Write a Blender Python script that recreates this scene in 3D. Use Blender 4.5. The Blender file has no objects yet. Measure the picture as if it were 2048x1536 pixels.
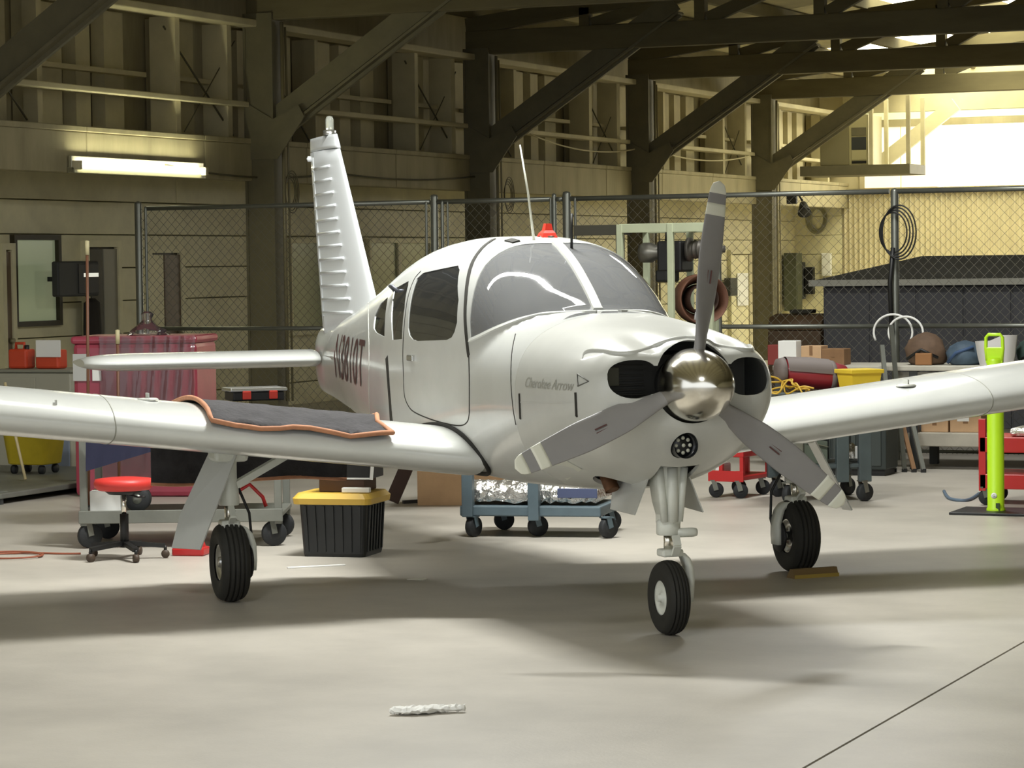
import bpy, bmesh, math, random
from mathutils import Vector, Matrix
random.seed(7)
PI = math.pi
sc = bpy.context.scene
COL = sc.collection

# ------------------------------------------------------------------ camera
FPX, CAM_H, PITCH, ROLL, YAW = 5600.0, 1.726, math.radians(-2.451), math.radians(0.761), math.radians(23.189)
_f = Vector((-math.sin(YAW) * math.cos(PITCH), math.cos(YAW) * math.cos(PITCH), math.sin(PITCH)))
_r0 = Vector((math.cos(YAW), math.sin(YAW), 0))
_u0 = _r0.cross(_f)
_r = _r0 * math.cos(ROLL) - _u0 * math.sin(ROLL)
_u = _r0 * math.sin(ROLL) + _u0 * math.cos(ROLL)
CAM = Vector((0, 0, CAM_H))
cd = bpy.data.cameras.new('camera')
cd.sensor_width = 36.0
cd.lens = FPX / 2048.0 * 36.0
cd.clip_end = 300
cam = bpy.data.objects.new('camera', cd)
COL.objects.link(cam)
cam.matrix_world = Matrix(((_r.x, _u.x, -_f.x, CAM.x), (_r.y, _u.y, -_f.y, CAM.y), (_r.z, _u.z, -_f.z, CAM.z), (0, 0, 0, 1)))
sc.camera = cam

# ------------------------------------------------------------------ world, exposure, large lights
sc.view_settings.view_transform = 'Standard'
sc.view_settings.look = 'None'
sc.view_settings.exposure = 0.28
sc.view_settings.gamma = 1.0
sc.view_settings.use_curve_mapping = False
sc.cycles.use_denoising = True
sc.cycles.max_bounces = 6
sc.cycles.transparent_max_bounces = 12
sc.cycles.sample_clamp_indirect = 6.0
w = bpy.data.worlds.new('sky')
sc.world = w
w.use_nodes = True
bg = w.node_tree.nodes['Background']
bg.inputs[0].default_value = (0.93, 0.97, 1.0, 1)
bg.inputs[1].default_value = 1.1

def area(name, loc, sx, sy, power, color, rot=(0, 0, 0)):
    d = bpy.data.lights.new(name, 'AREA')
    d.shape = 'RECTANGLE'; d.size = sx; d.size_y = sy; d.energy = power; d.color = color
    o = bpy.data.objects.new(name, d); COL.objects.link(o)
    o.location = loc; o.rotation_euler = rot
    return o
HB = (0.985, 0.995, 0.96)
# ceiling lamps above the picture (fixtures are built with the ceiling): one in front of the nose, one behind the tail
HIGHBAY = [(-4.5, 5.6, 150), (-5.9, 20.8, 150)]
for n_, (hx, hy, hp) in enumerate(HIGHBAY):
    area(('ceiling_lamp_front_offscreen', 'ceiling_lamp_rear_offscreen')[n_], (hx, hy, 5.0), 1.1, 0.9, hp, HB)
# row of tube lamps over the aeroplane, the one mirrored in the windshield: x centre, y, length, power
STRIPS = [(-8.65, 14.05, 3.1, 60), (-6.35, 14.05, 1.5, 320), (-4.9, 14.05, 1.4, 30)]
for n_, (hx, hy, hl, hp) in enumerate(STRIPS):
    area(('tube_lamp_left_offscreen', 'tube_lamp_middle_offscreen', 'tube_lamp_right_offscreen')[n_], (hx, hy, 4.86), hl, 0.18, hp, HB)

# ------------------------------------------------------------------ pixel helpers (pixel = direction; depth from the plane it lies on)
def ray(u, v): return _f + _r * ((u - 1024) / FPX) - _u * ((v - 768) / FPX)
def onx(u, v, x): d = ray(u, v); return CAM + d * ((x - CAM.x) / d.x)
def ony(u, v, y): d = ray(u, v); return CAM + d * ((y - CAM.y) / d.y)
def onz(u, v, z=0.0): d = ray(u, v); return CAM + d * ((z - CAM.z) / d.z)

# ------------------------------------------------------------------ materials
def lin(c):
    c = c / 255.0
    return c / 12.92 if c <= 0.04045 else ((c + 0.055) / 1.055) ** 2.4
MATS = {}
def mat(name, rgb, rough=0.6, metal=0.0, var=0.0, scale=4.0, bump=0.0, bscale=None, coat=0.0, trans=0.0, emit=0.0, alpha=1.0, rgb2=None, stretch=None, spec=None):
    if name in MATS: return MATS[name]
    m = bpy.data.materials.new(name); m.use_nodes = True
    nt = m.node_tree; b = nt.nodes['Principled BSDF']
    col = tuple(lin(c) for c in rgb) + (1,)
    b.inputs['Base Color'].default_value = col
    b.inputs['Roughness'].default_value = rough
    b.inputs['Metallic'].default_value = metal
    if spec is not None: b.inputs['Specular IOR Level'].default_value = spec
    if coat: b.inputs['Coat Weight'].default_value = coat; b.inputs['Coat Roughness'].default_value = 0.06
    if trans: b.inputs['Transmission Weight'].default_value = trans
    if alpha < 1: b.inputs['Alpha'].default_value = alpha
    if emit:
        b.inputs['Emission Color'].default_value = col; b.inputs['Emission Strength'].default_value = emit
    if var or bump:
        tc = nt.nodes.new('ShaderNodeTexCoord'); mp = nt.nodes.new('ShaderNodeMapping')
        if stretch: mp.inputs['Scale'].default_value = stretch
        nt.links.new(tc.outputs['Object'], mp.inputs[0])
    if var:
        n = nt.nodes.new('ShaderNodeTexNoise'); n.inputs['Scale'].default_value = scale; n.inputs['Detail'].default_value = 6
        n.inputs['Roughness'].default_value = 0.62
        nt.links.new(mp.outputs[0], n.inputs['Vector'])
        r = nt.nodes.new('ShaderNodeValToRGB')
        c2 = tuple(lin(c) for c in rgb2) if rgb2 else tuple(x * (1 - var) for x in col[:3])
        r.color_ramp.elements[0].position = 0.35; r.color_ramp.elements[1].position = 0.65
        r.color_ramp.elements[0].color = tuple(c2) + (1,)
        r.color_ramp.elements[1].color = col if rgb2 else tuple(min(1, x * (1 + var * 0.4)) for x in col[:3]) + (1,)
        nt.links.new(n.outputs[0], r.inputs[0]); nt.links.new(r.outputs[0], b.inputs['Base Color'])
    if bump:
        n2 = nt.nodes.new('ShaderNodeTexNoise'); n2.inputs['Scale'].default_value = bscale or scale * 6; n2.inputs['Detail'].default_value = 4
        nt.links.new(mp.outputs[0], n2.inputs['Vector'])
        bp = nt.nodes.new('ShaderNodeBump'); bp.inputs['Strength'].default_value = bump; bp.inputs['Distance'].default_value = 0.02
        nt.links.new(n2.outputs[0], bp.inputs['Height']); nt.links.new(bp.outputs[0], b.inputs['Normal'])
    MATS[name] = m
    return m

# ------------------------------------------------------------------ mesh builder
class MB:
    def __init__(s): s.v = []; s.f = []; s.sm = []
    def add(s, vs, fs, smooth=False):
        o = len(s.v); s.v += [tuple(p) for p in vs]
        s.f += [tuple(i + o for i in f) for f in fs]; s.sm += [smooth] * len(fs)
        return s
    def box(s, x0, x1, y0, y1, z0, z1):
        x0, x1 = min(x0, x1), max(x0, x1); y0, y1 = min(y0, y1), max(y0, y1); z0, z1 = min(z0, z1), max(z0, z1)
        return s.add([(x0, y0, z0), (x1, y0, z0), (x1, y1, z0), (x0, y1, z0), (x0, y0, z1), (x1, y0, z1), (x1, y1, z1), (x0, y1, z1)],
                     [(0, 3, 2, 1), (4, 5, 6, 7), (0, 1, 5, 4), (1, 2, 6, 5), (2, 3, 7, 6), (3, 0, 4, 7)])
    def bbox(s, x0, x1, y0, y1, z0, z1, b=0.01):
        """box with chamfered edges"""
        bm = bmesh.new(); bmesh.ops.create_cube(bm, size=1)
        for v in bm.verts: v.co = Vector(((x0 + x1) / 2 + v.co.x * (x1 - x0), (y0 + y1) / 2 + v.co.y * (y1 - y0), (z0 + z1) / 2 + v.co.z * (z1 - z0)))
        bmesh.ops.bevel(bm, geom=bm.edges[:], offset=b, segments=2, affect='EDGES', profile=0.5)
        bm.verts.index_update()
        s.add([v.co for v in bm.verts], [[v.index for v in f.verts] for f in bm.faces]); bm.free(); return s
    def bar(s, p, q, w, h=None, up=(0, 0, 1)):
        """rectangular bar from p to q; w across, h along up"""
        h = h or w; p = Vector(p); q = Vector(q); d = (q - p).normalized(); up = Vector(up)
        if abs(d.dot(up)) > 0.98: up = Vector((0, 1, 0))
        a = d.cross(up).normalized(); b = a.cross(d)
        vs = [c + a * (i * w / 2) + b * (j * h / 2) for c in (p, q) for i, j in ((-1, -1), (1, -1), (1, 1), (-1, 1))]
        return s.add(vs, [(0, 1, 2, 3), (7, 6, 5, 4), (0, 4, 5, 1), (1, 5, 6, 2), (2, 6, 7, 3), (3, 7, 4, 0)])
    def tube(s, pts, r, n=8, closed=False, caps=True):
        pts = [Vector(p) for p in pts]; m = len(pts); rr = r if isinstance(r, (list, tuple)) else [r] * m
        vs = []; prev = None
        for i, p in enumerate(pts):
            if closed: d = pts[(i + 1) % m] - pts[i - 1]
            else: d = pts[min(i + 1, m - 1)] - pts[max(i - 1, 0)]
            d.normalize()
            if prev is None:
                a = d.orthogonal().normalized()
            else:
                a = (prev - d * prev.dot(d))
                a = a.normalized() if a.length > 1e-6 else d.orthogonal().normalized()
            prev = a; b = d.cross(a)
            for k in range(n):
                t = 2 * PI * k / n; vs.append(p + (a * math.cos(t) + b * math.sin(t)) * rr[i])
        fs = []
        for i in range(m if closed else m - 1):
            j = (i + 1) % m
            for k in range(n):
                l = (k + 1) % n; fs.append((i * n + k, i * n + l, j * n + l, j * n + k))
        s.add(vs, fs, n > 5)
        if caps and not closed:
            o = len(s.v) - len(vs)
            s.f.append(tuple(o + k for k in reversed(range(n)))); s.sm.append(False)
            s.f.append(tuple(o + (m - 1) * n + k for k in range(n))); s.sm.append(False)
        return s
    def cyl(s, p, q, r, n=16, r2=None): return s.tube([p, q], [r, r2 if r2 is not None else r], n)
    def lathe(s, prof, o=(0, 0, 0), axis=(0, 0, 1), n=24, smooth=True):
        """prof: list of (radius, distance along axis)"""
        ax = Vector(axis).normalized(); a = ax.orthogonal().normalized(); b = ax.cross(a); o = Vector(o)
        vs = [o + ax * t + (a * math.cos(2 * PI * k / n) + b * math.sin(2 * PI * k / n)) * max(r, 1e-4) for r, t in prof for k in range(n)]
        fs = [(i * n + k, i * n + (k + 1) % n, (i + 1) * n + (k + 1) % n, (i + 1) * n + k) for i in range(len(prof) - 1) for k in range(n)]
        return s.add(vs, fs, smooth)
    def loft(s, rings, closed=True, caps=True, smooth=True):
        n = len(rings[0]); vs = [p for r in rings for p in r]
        fs = []
        for i in range(len(rings) - 1):
            for k in range(n if closed else n - 1):
                l = (k + 1) % n; fs.append((i * n + k, i * n + l, (i + 1) * n + l, (i + 1) * n + k))
        s.add(vs, fs, smooth)
        if caps and closed:
            o = len(s.v) - len(vs)
            s.f.append(tuple(o + k for k in reversed(range(n)))); s.sm.append(False)
            s.f.append(tuple(o + (len(rings) - 1) * n + k for k in range(n))); s.sm.append(False)
        return s
    def prism(s, poly, axis, a0, a1):
        """poly in the plane normal to axis ('x','y','z'), extruded a0..a1"""
        n = len(poly)
        def P(p, a): return {'x': (a, p[0], p[1]), 'y': (p[0], a, p[1]), 'z': (p[0], p[1], a)}[axis]
        return s.add([P(p, a0) for p in poly] + [P(p, a1) for p in poly],
                     [tuple(reversed(range(n))), tuple(range(n, 2 * n))] + [(i, (i + 1) % n, (i + 1) % n + n, i + n) for i in range(n)])
    def mesh(s, name, m):
        me = bpy.data.meshes.new(name); me.from_pydata(s.v, [], s.f)
        me.polygons.foreach_set('use_smooth', s.sm)
        if m: me.materials.append(m)
        bm = bmesh.new(); bm.from_mesh(me); bmesh.ops.recalc_face_normals(bm, faces=bm.faces); bm.to_mesh(me); bm.free()
        me.update(); return me
    def build(s, name, m, parent=None, **kw):
        o = bpy.data.objects.new(name, s.mesh(name, m)); COL.objects.link(o)
        if parent is not None: o.parent = parent
        if kw: tag(o, **kw)
        return o
def tag(o, label=None, category=None, group=None, kind=None):
    if label: o['label'] = label
    if category: o['category'] = category
    if group: o['group'] = group
    if kind: o['kind'] = kind
    return o
def thing(name, label, category, loc=(0, 0, 0), rz=0.0, group=None):
    o = bpy.data.objects.new(name, None); COL.objects.link(o); o.empty_display_size = 0.1
    o.location = loc; o.rotation_euler = (0, 0, rz)
    return tag(o, label, category, group)
def inst(name, me, parent, loc=(0, 0, 0), rot=(0, 0, 0), scale=None):
    o = bpy.data.objects.new(name, me); COL.objects.link(o); o.parent = parent; o.location = loc; o.rotation_euler = rot
    if scale: o.scale = scale
    return o
def copy_tree(o, parent=None):
    c = o.copy(); COL.objects.link(c)
    if parent is not None: c.parent = parent
    for ch in [x for x in o.children]: copy_tree(ch, c)
    return c
def beziers(pts, n=8):
    """catmull-rom through pts"""
    pts = [Vector(p) for p in pts]; out = []
    for i in range(len(pts) - 1):
        p0 = pts[max(i - 1, 0)]; p1 = pts[i]; p2 = pts[i + 1]; p3 = pts[min(i + 2, len(pts) - 1)]
        for k in range(n):
            t = k / n
            out.append(0.5 * ((2 * p1) + (p2 - p0) * t + (2 * p0 - 5 * p1 + 4 * p2 - p3) * t * t + (3 * p1 - p0 - 3 * p2 + p3) * t ** 3))
    out.append(pts[-1]); return out
# ================================================================== SETTING
M_floor = mat('concrete_floor', (187, 181, 170), 0.42, var=0.16, scale=1.1, bump=0.05, bscale=60)
M_cream = mat('cream_paint', (230, 223, 186), 0.6, var=0.13, scale=2.2, bump=0.04)
M_tan = mat('dimmed_tan_timber', (176, 167, 134), 0.8, var=0.18, scale=3.0, bump=0.1, stretch=(1, 1, 0.25))  # upper-wall timber, toned darker than the cream to imitate dimmer light there
M_tanpale = mat('dimmed_pale_sheathing', (206, 197, 162), 0.8, var=0.15, scale=1.6)  # same dimness mixed into the colour of studs and sheathing
M_olive = mat('olive_steel', (116, 110, 86), 0.6, var=0.12, scale=5)
M_dark = mat('dark_timber', (96, 91, 68), 0.85, var=0.2, scale=2)
M_chord = mat('truss_timber', (114, 106, 78), 0.8, var=0.2, scale=3, stretch=(0.2, 1, 1))
M_deck = mat('roof_deck', (200, 191, 152), 0.85, var=0.15, scale=2)
M_corr = mat('corrugated_cream', (226, 216, 182), 0.5, var=0.1, scale=1.5)
M_skyl = mat('skylight', (255, 250, 214), 0.5, emit=6.0)
M_pane = mat('translucent_pane', (255, 253, 246), 0.5, emit=5.0)
M_pipe = mat('conduit', (150, 142, 112), 0.45, metal=0.3)
M_black = mat('black_metal', (24, 24, 24), 0.5)
M_seal = mat('joint_seal', (96, 90, 80), 0.9)

# ---- floor: two slabs with a saw joint along x = -2.83
fl = MB().box(-17, 15, -6, 54, -0.2, -0.03).build('floor', M_seal, kind='structure')
for nm, x0, x1 in (('floor_slab', -16.6, -2.836), ('floor_slab', -2.824, 14.6)):
    MB().box(x0, x1, -5, 53, -0.03, 0.0).build(nm, M_floor, fl)

# ---- left wall: lower wall under a header beam (recess made up to hide lamps), framed upper wall, steel columns
XW = -16.3
COLY = [28.27 + 6.1 * k for k in range(-3, 5)]
wl = MB().box(-16.6, -16.42, 6, 53, 0, 5.2).build('wall_left', M_tan, kind='structure')
board = MB().bbox(-0.06, 0.06, -3.045, 3.045, -0.178, 0.178, 0.008).mesh('wall_board', M_cream)
base = MB().bbox(-0.06, 0.06, -3.045, 3.045, 0.0, 0.275, 0.008).mesh('wall_board', M_cream)
for k in range(-2, 5):
    yc = 25.22 + 6.1 * k
    if yc > 52: continue
    inst('wall_board', base, wl, (-16.36, yc, 0.0))
    for j in range(7):
        inst('wall_board', board, wl, (-16.36 + random.uniform(-.004, .004), yc, 0.28 + 0.183 + 0.366 * j))
MB().box(-16.5, -15.42, 9, 52.6, 2.98, 3.03).build('added_soffit', M_tan, wl)  # closes the made-up recess, added to house unseen wall lamps
hb = MB().bbox(-0.09, 0.09, -1.215, 1.215, 0, 0.42, 0.012).mesh('header_beam', M_tan)
hb2 = MB().bbox(-0.14, 0.10, -1.215, 1.215, 0, 0.06, 0.01).mesh('header_ledge', M_tan)
y = 10.0
while y < 52:
    inst('header_beam', hb, wl, (-15.33, y + 1.22, 2.71)); inst('header_ledge', hb2, wl, (-15.33, y + 1.22, 3.13))
    y += 2.44
MB().box(-15.85, -15.8, 9, 52.6, 3.0, 5.2).build('backing_panel', M_tan, wl)
def bayframe(y0):
    L = 6.1
    for a, b, d in ((0.025, 0.135, 1), (0.175, 0.245, 1), (0.30, 0.415, 1), (0.46, 0.505, 1), (0.55, 0.615, 1), (0.705, 0.722, 2), (0.735, 0.765, 0), (0.785, 0.862, 1), (0.893, 0.912, 2)):
        a += random.uniform(-.004, .004)
        if d == 2: MB().box(-15.62, -15.3, y0 + a * L, y0 + b * L, 3.18, 4.46).build('stud', M_tanpale, wl)
        else: MB().box(-15.78, -15.62, y0 + a * L, y0 + b * L, 3.18, 4.46).build('sheathing_board', M_tanpale if d else M_tan, wl)
    MB().box(-15.62, -15.45, y0 + 0.295 * L, y0 + 0.31 * L, 3.18, 4.46).build('stud', M_tanpale, wl)
    MB().bbox(-15.44, -15.24, y0 + 0.03, y0 + L - 0.25, 3.545, 3.605, 0.01).build('girt', M_tanpale, wl)
    for a, b in ((0.05, 0.15), (0.31, 0.66), (0.73, 0.95)):
        MB().box(-15.62, -15.5, y0 + a * L, y0 + b * L, 3.79, 3.84).build('blocking', M_tanpale, wl)
    MB().bbox(-15.45, -15.15, y0 + 0.03, y0 + L - 0.12, 4.45, 4.53, 0.012).build('top_plate', M_tanpale, wl)
    MB().tube([(-15.42, y0 + 0.70 * L, 4.35), (-15.36, y0 + 0.93 * L, 3.22)], 0.011, 6).build('brace_rod', M_dark, wl)
    MB().tube([(-15.42, y0 + 0.96 * L, 4.3), (-15.36, y0 + 0.75 * L, 3.22)], 0.007, 6).build('brace_rod', M_dark, wl)
    MB().tube([(-15.42, y0 + 0.06 * L, 4.2), (-15.36, y0 + 0.24 * L, 3.22)], 0.011, 6).build('brace_rod', M_dark, wl)
for yy in COLY[1:-1]: bayframe(yy + 0.1)
for (u0, v0), (u1, v1), sag in (((1060, 268), (1296, 292), .16), ((1310, 300), (1500, 312), .12), ((330, 330), (690, 344), .10), ((640, 340), (960, 352), .08)):
    p_, q_ = onx(u0, v0, -15.18), onx(u1, v1, -15.18)
    MB().tube([p_.lerp(q_, i / 14) - Vector((0, 0, sag * 4 * (i / 14) * (1 - i / 14))) for i in range(15)], .012, 6).build('wall_cable', M_tanpale if u0 > 1000 else M_dark, wl)
# I-section columns with conduit
def column(yc):
    m = MB()
    m.box(-15.32, -15.29, yc - 0.13, yc + 0.13, 0, 4.6); m.box(-14.98, -14.95, yc - 0.13, yc + 0.13, 0, 4.6); m.box(-15.29, -14.98, yc - 0.115, yc - 0.085, 0, 4.6)
    c = m.build('column', M_olive, wl)
    MB().prism([(-15.3, 2.95), (-14.9, 2.95), (-14.55, 3.42), (-14.62, 3.55), (-14.95, 3.4), (-15.3, 3.6)], 'y', yc - 0.14, yc - 0.118).build('gusset', M_olive, c)
    MB().tube([(-14.9, yc + 0.02, 0.2), (-14.9, yc + 0.02, 4.5)], 0.022, 8).build('conduit', M_pipe, c)
    MB().tube([(-14.88, yc + 0.10, 0.2), (-14.88, yc + 0.10, 3.0), (-14.9, yc + 0.10, 4.45)], 0.014, 8).build('conduit', M_pipe, c)
    return c
for yy in COLY: column(yy)

# ---- ceiling: deck, purlins, trusses, knee braces
def roofz(x): return 4.98 + 0.115 * (x + 15.3) if x < -1 else 4.98 + 0.115 * 14.3 - 0.115 * (x + 1)
ce = MB().add([(-15.9, -4, roofz(-15.9) + .34), (-1, -4, roofz(-1) + .34), (-1, 53, roofz(-1) + .34), (-15.9, 53, roofz(-15.9) + .34),
               (14, -4, roofz(14) + .34), (14, 53, roofz(14) + .34)], [(0, 1, 2, 3), (1, 4, 5, 2)]).build('ceiling', M_deck, kind='structure')
M_purl = mat('purlin_timber', (118, 110, 80), 0.8, var=0.15, scale=3)
for i in range(24):
    x = -15.2 + i * 1.22
    if x > 13.5: break
    MB().box(x - .05, x + .05, -3.5, 52.5, roofz(x) + .02, roofz(x) + .2).build('purlin', M_purl, ce)
sky = {(2, 4), (4, 3), (5, 4), (3, 3), (6, 4), (7, 3), (1, 4)}
for i in range(23):
    x0, x1 = -15.2 + i * 1.22 - 0.61 + .62, -15.2 + i * 1.22 + 1.22
    if x1 > 13: break
    for k in range(-1, 5):
        y0 = 28.27 + 6.1 * (k - 1); y1 = y0 + 6.08
        m = M_skyl if (i, k) in sky else M_deck
        mm = MB().add([(x0, y0, roofz(x0) + .22), (x1, y0, roofz(x1) + .22), (x1, y1, roofz(x1) + .22), (x0, y1, roofz(x0) + .22),
                       (x0, y0, roofz(x0) + .26), (x1, y0, roofz(x1) + .26), (x1, y1, roofz(x1) + .26), (x0, y1, roofz(x0) + .26)],
                      [(0, 3, 2, 1), (4, 5, 6, 7), (0, 1, 5, 4), (1, 2, 6, 5), (2, 3, 7, 6), (3, 0, 4, 7)])
        mm.build('skylight_panel' if m is M_skyl else 'roof_panel', m, ce)
MB().add([(-15.2, -3.5, roofz(-15.2) + .23), (-1, -3.5, roofz(-1) + .23), (-1, 16.1, roofz(-1) + .23), (-15.2, 16.1, roofz(-15.2) + .23),
          (14, -3.5, roofz(14) + .23), (14, 16.1, roofz(14) + .23)], [(0, 1, 2, 3), (1, 4, 5, 2)]).build('roof_panel', M_deck, ce)
def truss(yc):
    MB().bbox(-15.3, 14, yc - .09, yc + .09, 4.52, 4.84, 0.015).build('bottom_chord', M_chord, ce)
    for x0, x1 in ((-15.3, -1.0), (-1.0, 14)):
        MB().bar((x0, yc, roofz(x0) - .08), (x1, yc, roofz(x1) - .08), .14, .22).build('top_chord', M_chord, ce)
    x = -13.6; i = 0
    while x < 3:
        MB().box(x - .07, x + .07, yc - .07, yc + .07, 4.84, roofz(x) - .1).build('web_post', M_chord, ce)
        MB().bar((x + .1, yc, 4.86), (x + 1.5, yc, roofz(x + 1.5) - .15), .1, .16).build('web_diagonal', M_chord, ce)
        x += 1.6; i += 1
    # knee brace: web and lower flange
    b = MB().bar((-15.02, yc - .03, 3.36), (-12.35, yc - .03, 5.10), .06, .26).build('knee_brace', M_olive, ce)
    MB().bar((-14.90, yc, 3.235), (-12.28, yc, 4.95), .22, .03).build('brace_flange', M_olive, b)
    MB().bar((-14.90, yc, 3.20), (-12.28, yc, 4.915), .05, .05).build('brace_edge', M_olive, b)
for yy in COLY[1:-1]: truss(yy)
# high bay fixtures
for hx, hy, hp in HIGHBAY:
    f = MB().bbox(hx - .62, hx + .62, hy - .52, hy + .52, 5.03, 5.16, .02).build('light_fixture', M_pipe, ce)
    MB().tube([(hx, hy, 5.14), (hx, hy, roofz(hx) + .05)], .012, 6).build('hanger_rod', M_black, f)

for hx, hy, hl, hp in STRIPS:
    f = MB().bbox(hx - hl / 2 + .0, hx + hl / 2 - .0, hy - .09, hy + .09, 4.88, 4.95, .01).build('strip_fixture', M_pipe, ce)
    for k in range(2): MB().tube([(hx + hl * (k - .5) / 1.3, hy, 4.94), (hx + hl * (k - .5) / 1.3, hy, roofz(hx + hl * (k - .5) / 1.3) + .05)], .008, 6).build('hanger_rod', M_black, f)

# ---- back wall: corrugated sheet, translucent window band, beam
YB = 52.0
wb = MB().box(-16.6, 14, YB + .1, YB + .25, 0, 6.9).build('wall_back', M_corr, kind='structure')
prof = []
nw = 8
for i in range(nw * 6 + 1):
    prof.append((i * 0.1 / 6, -0.034 * math.cos(2 * PI * i / 6)))
def corr(z0, z1):
    m = MB(); n = len(prof)
    m.add([(p[0], p[1], z) for z in (z0, z1) for p in prof], [(i, i + 1, n + i + 1, n + i) for i in range(n - 1)], True)
    return m.mesh('corrugated_sheet', M_corr)
lo = corr(0.0, 3.02)
for i in range(20): inst('corrugated_sheet', lo, wb, (-15.3 + i * nw * 0.1, YB + .06 - (i % 2) * .004, 0))
MB().box(-15.3, 8, YB - .06, YB + .08, 2.99, 3.08).build('window_sill_beam', M_tan, wb)
MB().box(-15.3, 8, YB - .05, YB + .08, 4.24, 4.37).build('window_head_beam', M_tan, wb)
MB().box(-15.3, 8, YB - .02, YB + .08, 4.52, 5.4).build('gable_panel', M_tanpale, wb)
MB().box(-14.9, 8, YB - .01, YB + .08, 4.38, 4.51).build('clerestory_strip', mat('clerestory', (226, 232, 190), .5, emit=0.55), wb)
w1 = MB().box(-15.0, 6, YB + .05, YB + .09, 3.08, 4.24).build('window_1', M_corr, kind='structure')
for i in range(24):
    x = -14.9 + i * .72
    MB().box(x + .014, x + .706, YB + .01, YB + .04, 3.09, 4.235).build('pane', M_pane if i > 1 else mat('stained_pane', (250, 236, 206), .5, emit=.9), w1)
# right hand knee brace and posts of the end frame
bp = ony(1746, 338, 51.4); bq = ony(1912, 208, 51.4)
kb = MB().bar(bp, bq, .1, .26).build('knee_brace', M_tanpale, wb)
wr = MB().box(14, 14.2, -4, 52, 0, 5.4).build('wall_right', M_cream, kind='structure')

# ---- windows and doors in the left wall
M_wframe = mat('window_frame_dark', (52, 46, 26), 0.5)
M_glassg = mat('pale_glass', (170, 178, 148), 0.18)
M_grey = mat('grey_paint', (150, 146, 130), 0.5)
M_brown = mat('brown_door', (112, 94, 74), 0.5, var=.1)
def wrect(u0, v0, u1, v1, x=XW):
    a = onx(u0, v0, x); b = onx(u1, v1, x); return a.y, b.y, b.z, a.z   # y0,y1,z0,z1
def window(name, u0, v0, u1, v1, fm, pm, mull=(), fr=0.045):
    y0, y1, z0, z1 = wrect(u0, v0, u1, v1)
    w_ = MB().box(XW - .02, XW + .01, y0, y1, z0, z1).build(name, pm, kind='structure')
    m = MB()
    m.box(XW, XW + .06, y0 - fr, y0 + .01, z0 - fr, z1 + fr); m.box(XW, XW + .06, y1 - .01, y1 + fr, z0 - fr, z1 + fr)
    m.box(XW, XW + .06, y0 + .01, y1 - .01, z1 - .01, z1 + fr); m.box(XW, XW + .06, y0 + .01, y1 - .01, z0 - fr, z0 + .01)
    m.build('window_frame', fm, w_)
    e = [y0] + [onx(u, v0, XW).y for u in mull] + [y1]
    for i in range(len(e) - 1):
        MB().box(XW + .012, XW + .02, e[i] + .03, e[i + 1] - .03, z0 + .02, z1 - .02).build('pane', pm, w_)
    for t in e[1:-1]: MB().box(XW + .01, XW + .05, t - .05, t + .05, z0, z1).build('mullion', fm, w_)
    return w_
window('window_2', 24, 478, 112, 642, M_wframe, mat('bright_glass', (190, 202, 164), .15, emit=.12))
window('window_3', 575, 484, 652, 660, M_cream, M_glassg)
window('window_4', 734, 484, 856, 660, M_cream, M_glassg, mull=(793,))
def door(name, u0, v0, u1, leafs, fm):
    y0, y1, z0, z1 = wrect(u0, v0, u1, 700)
    d = MB().box(XW - .02, XW + .012, y0, y1, 0, z1).build(name, fm, kind='structure')
    m = MB(); m.box(XW, XW + .07, y0 - .07, y0, 0, z1 + .07); m.box(XW, XW + .07, y1, y1 + .07, 0, z1 + .07); m.box(XW, XW + .07, y0, y1, z1, z1 + .07)
    m.build('door_frame', M_cream, d)
    for a, b, mm in leafs:
        MB().bbox(XW + .015, XW + .05, onx(a, 600, XW).y, onx(b, 600, XW).y, 0.02, z1 - .02, .006).build('door_panel', mm, d)
    MB().cyl((XW + .05, onx(leafs[-1][1], 600, XW).y - .06, 1.0), (XW + .11, onx(leafs[-1][1], 600, XW).y - .06, 1.0), .025, 10).build('door_knob', M_pipe, d)
    return d
door('door_1', 294, 506, 356, ((295, 321, M_cream), (323, 355, M_brown)), M_wframe)
door('door_2', 168, 494, 230, ((170, 199, M_wframe), (201, 229, M_grey)), M_wframe)  # first leaf is a dark sheet painting the unlit opening beside the door
door('door_3', 1457, 508, 1520, ((1459, 1492, M_cream), (1494, 1519, M_tanpale)), M_tan)
door('door_4', 1, 500, 17, ((2, 16, M_brown),), M_brown)
# ================================================================== AIRCRAFT  (local axes: s aft of propeller plane, l to its right wing, z up)
AC_X, AC_Y, AC_HEAD = 0.826, 12.581, math.radians(18.303)
_r2 = Vector((math.cos(YAW), math.sin(YAW), 0)); _f2 = Vector((-math.sin(YAW), math.cos(YAW), 0))
AC_O = _r2 * AC_X + _f2 * AC_Y
_nose = _r2 * math.sin(AC_HEAD) - _f2 * math.cos(AC_HEAD)
_right = -_r2 * math.cos(AC_HEAD) - _f2 * math.sin(AC_HEAD)
AC_RZ = math.atan2(-_nose.y, -_nose.x)
ac = thing('light_aircraft', 'white low-wing propeller aeroplane with three grey blades and polished spinner', 'aeroplane', AC_O, AC_RZ)
def to_ac(p): d = p - AC_O; return Vector((-d.dot(_nose), d.dot(_right), p.z))
def ac_ray(u, v):
    o = to_ac(CAM); q = to_ac(CAM + ray(u, v)); return o, (q - o)

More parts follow.
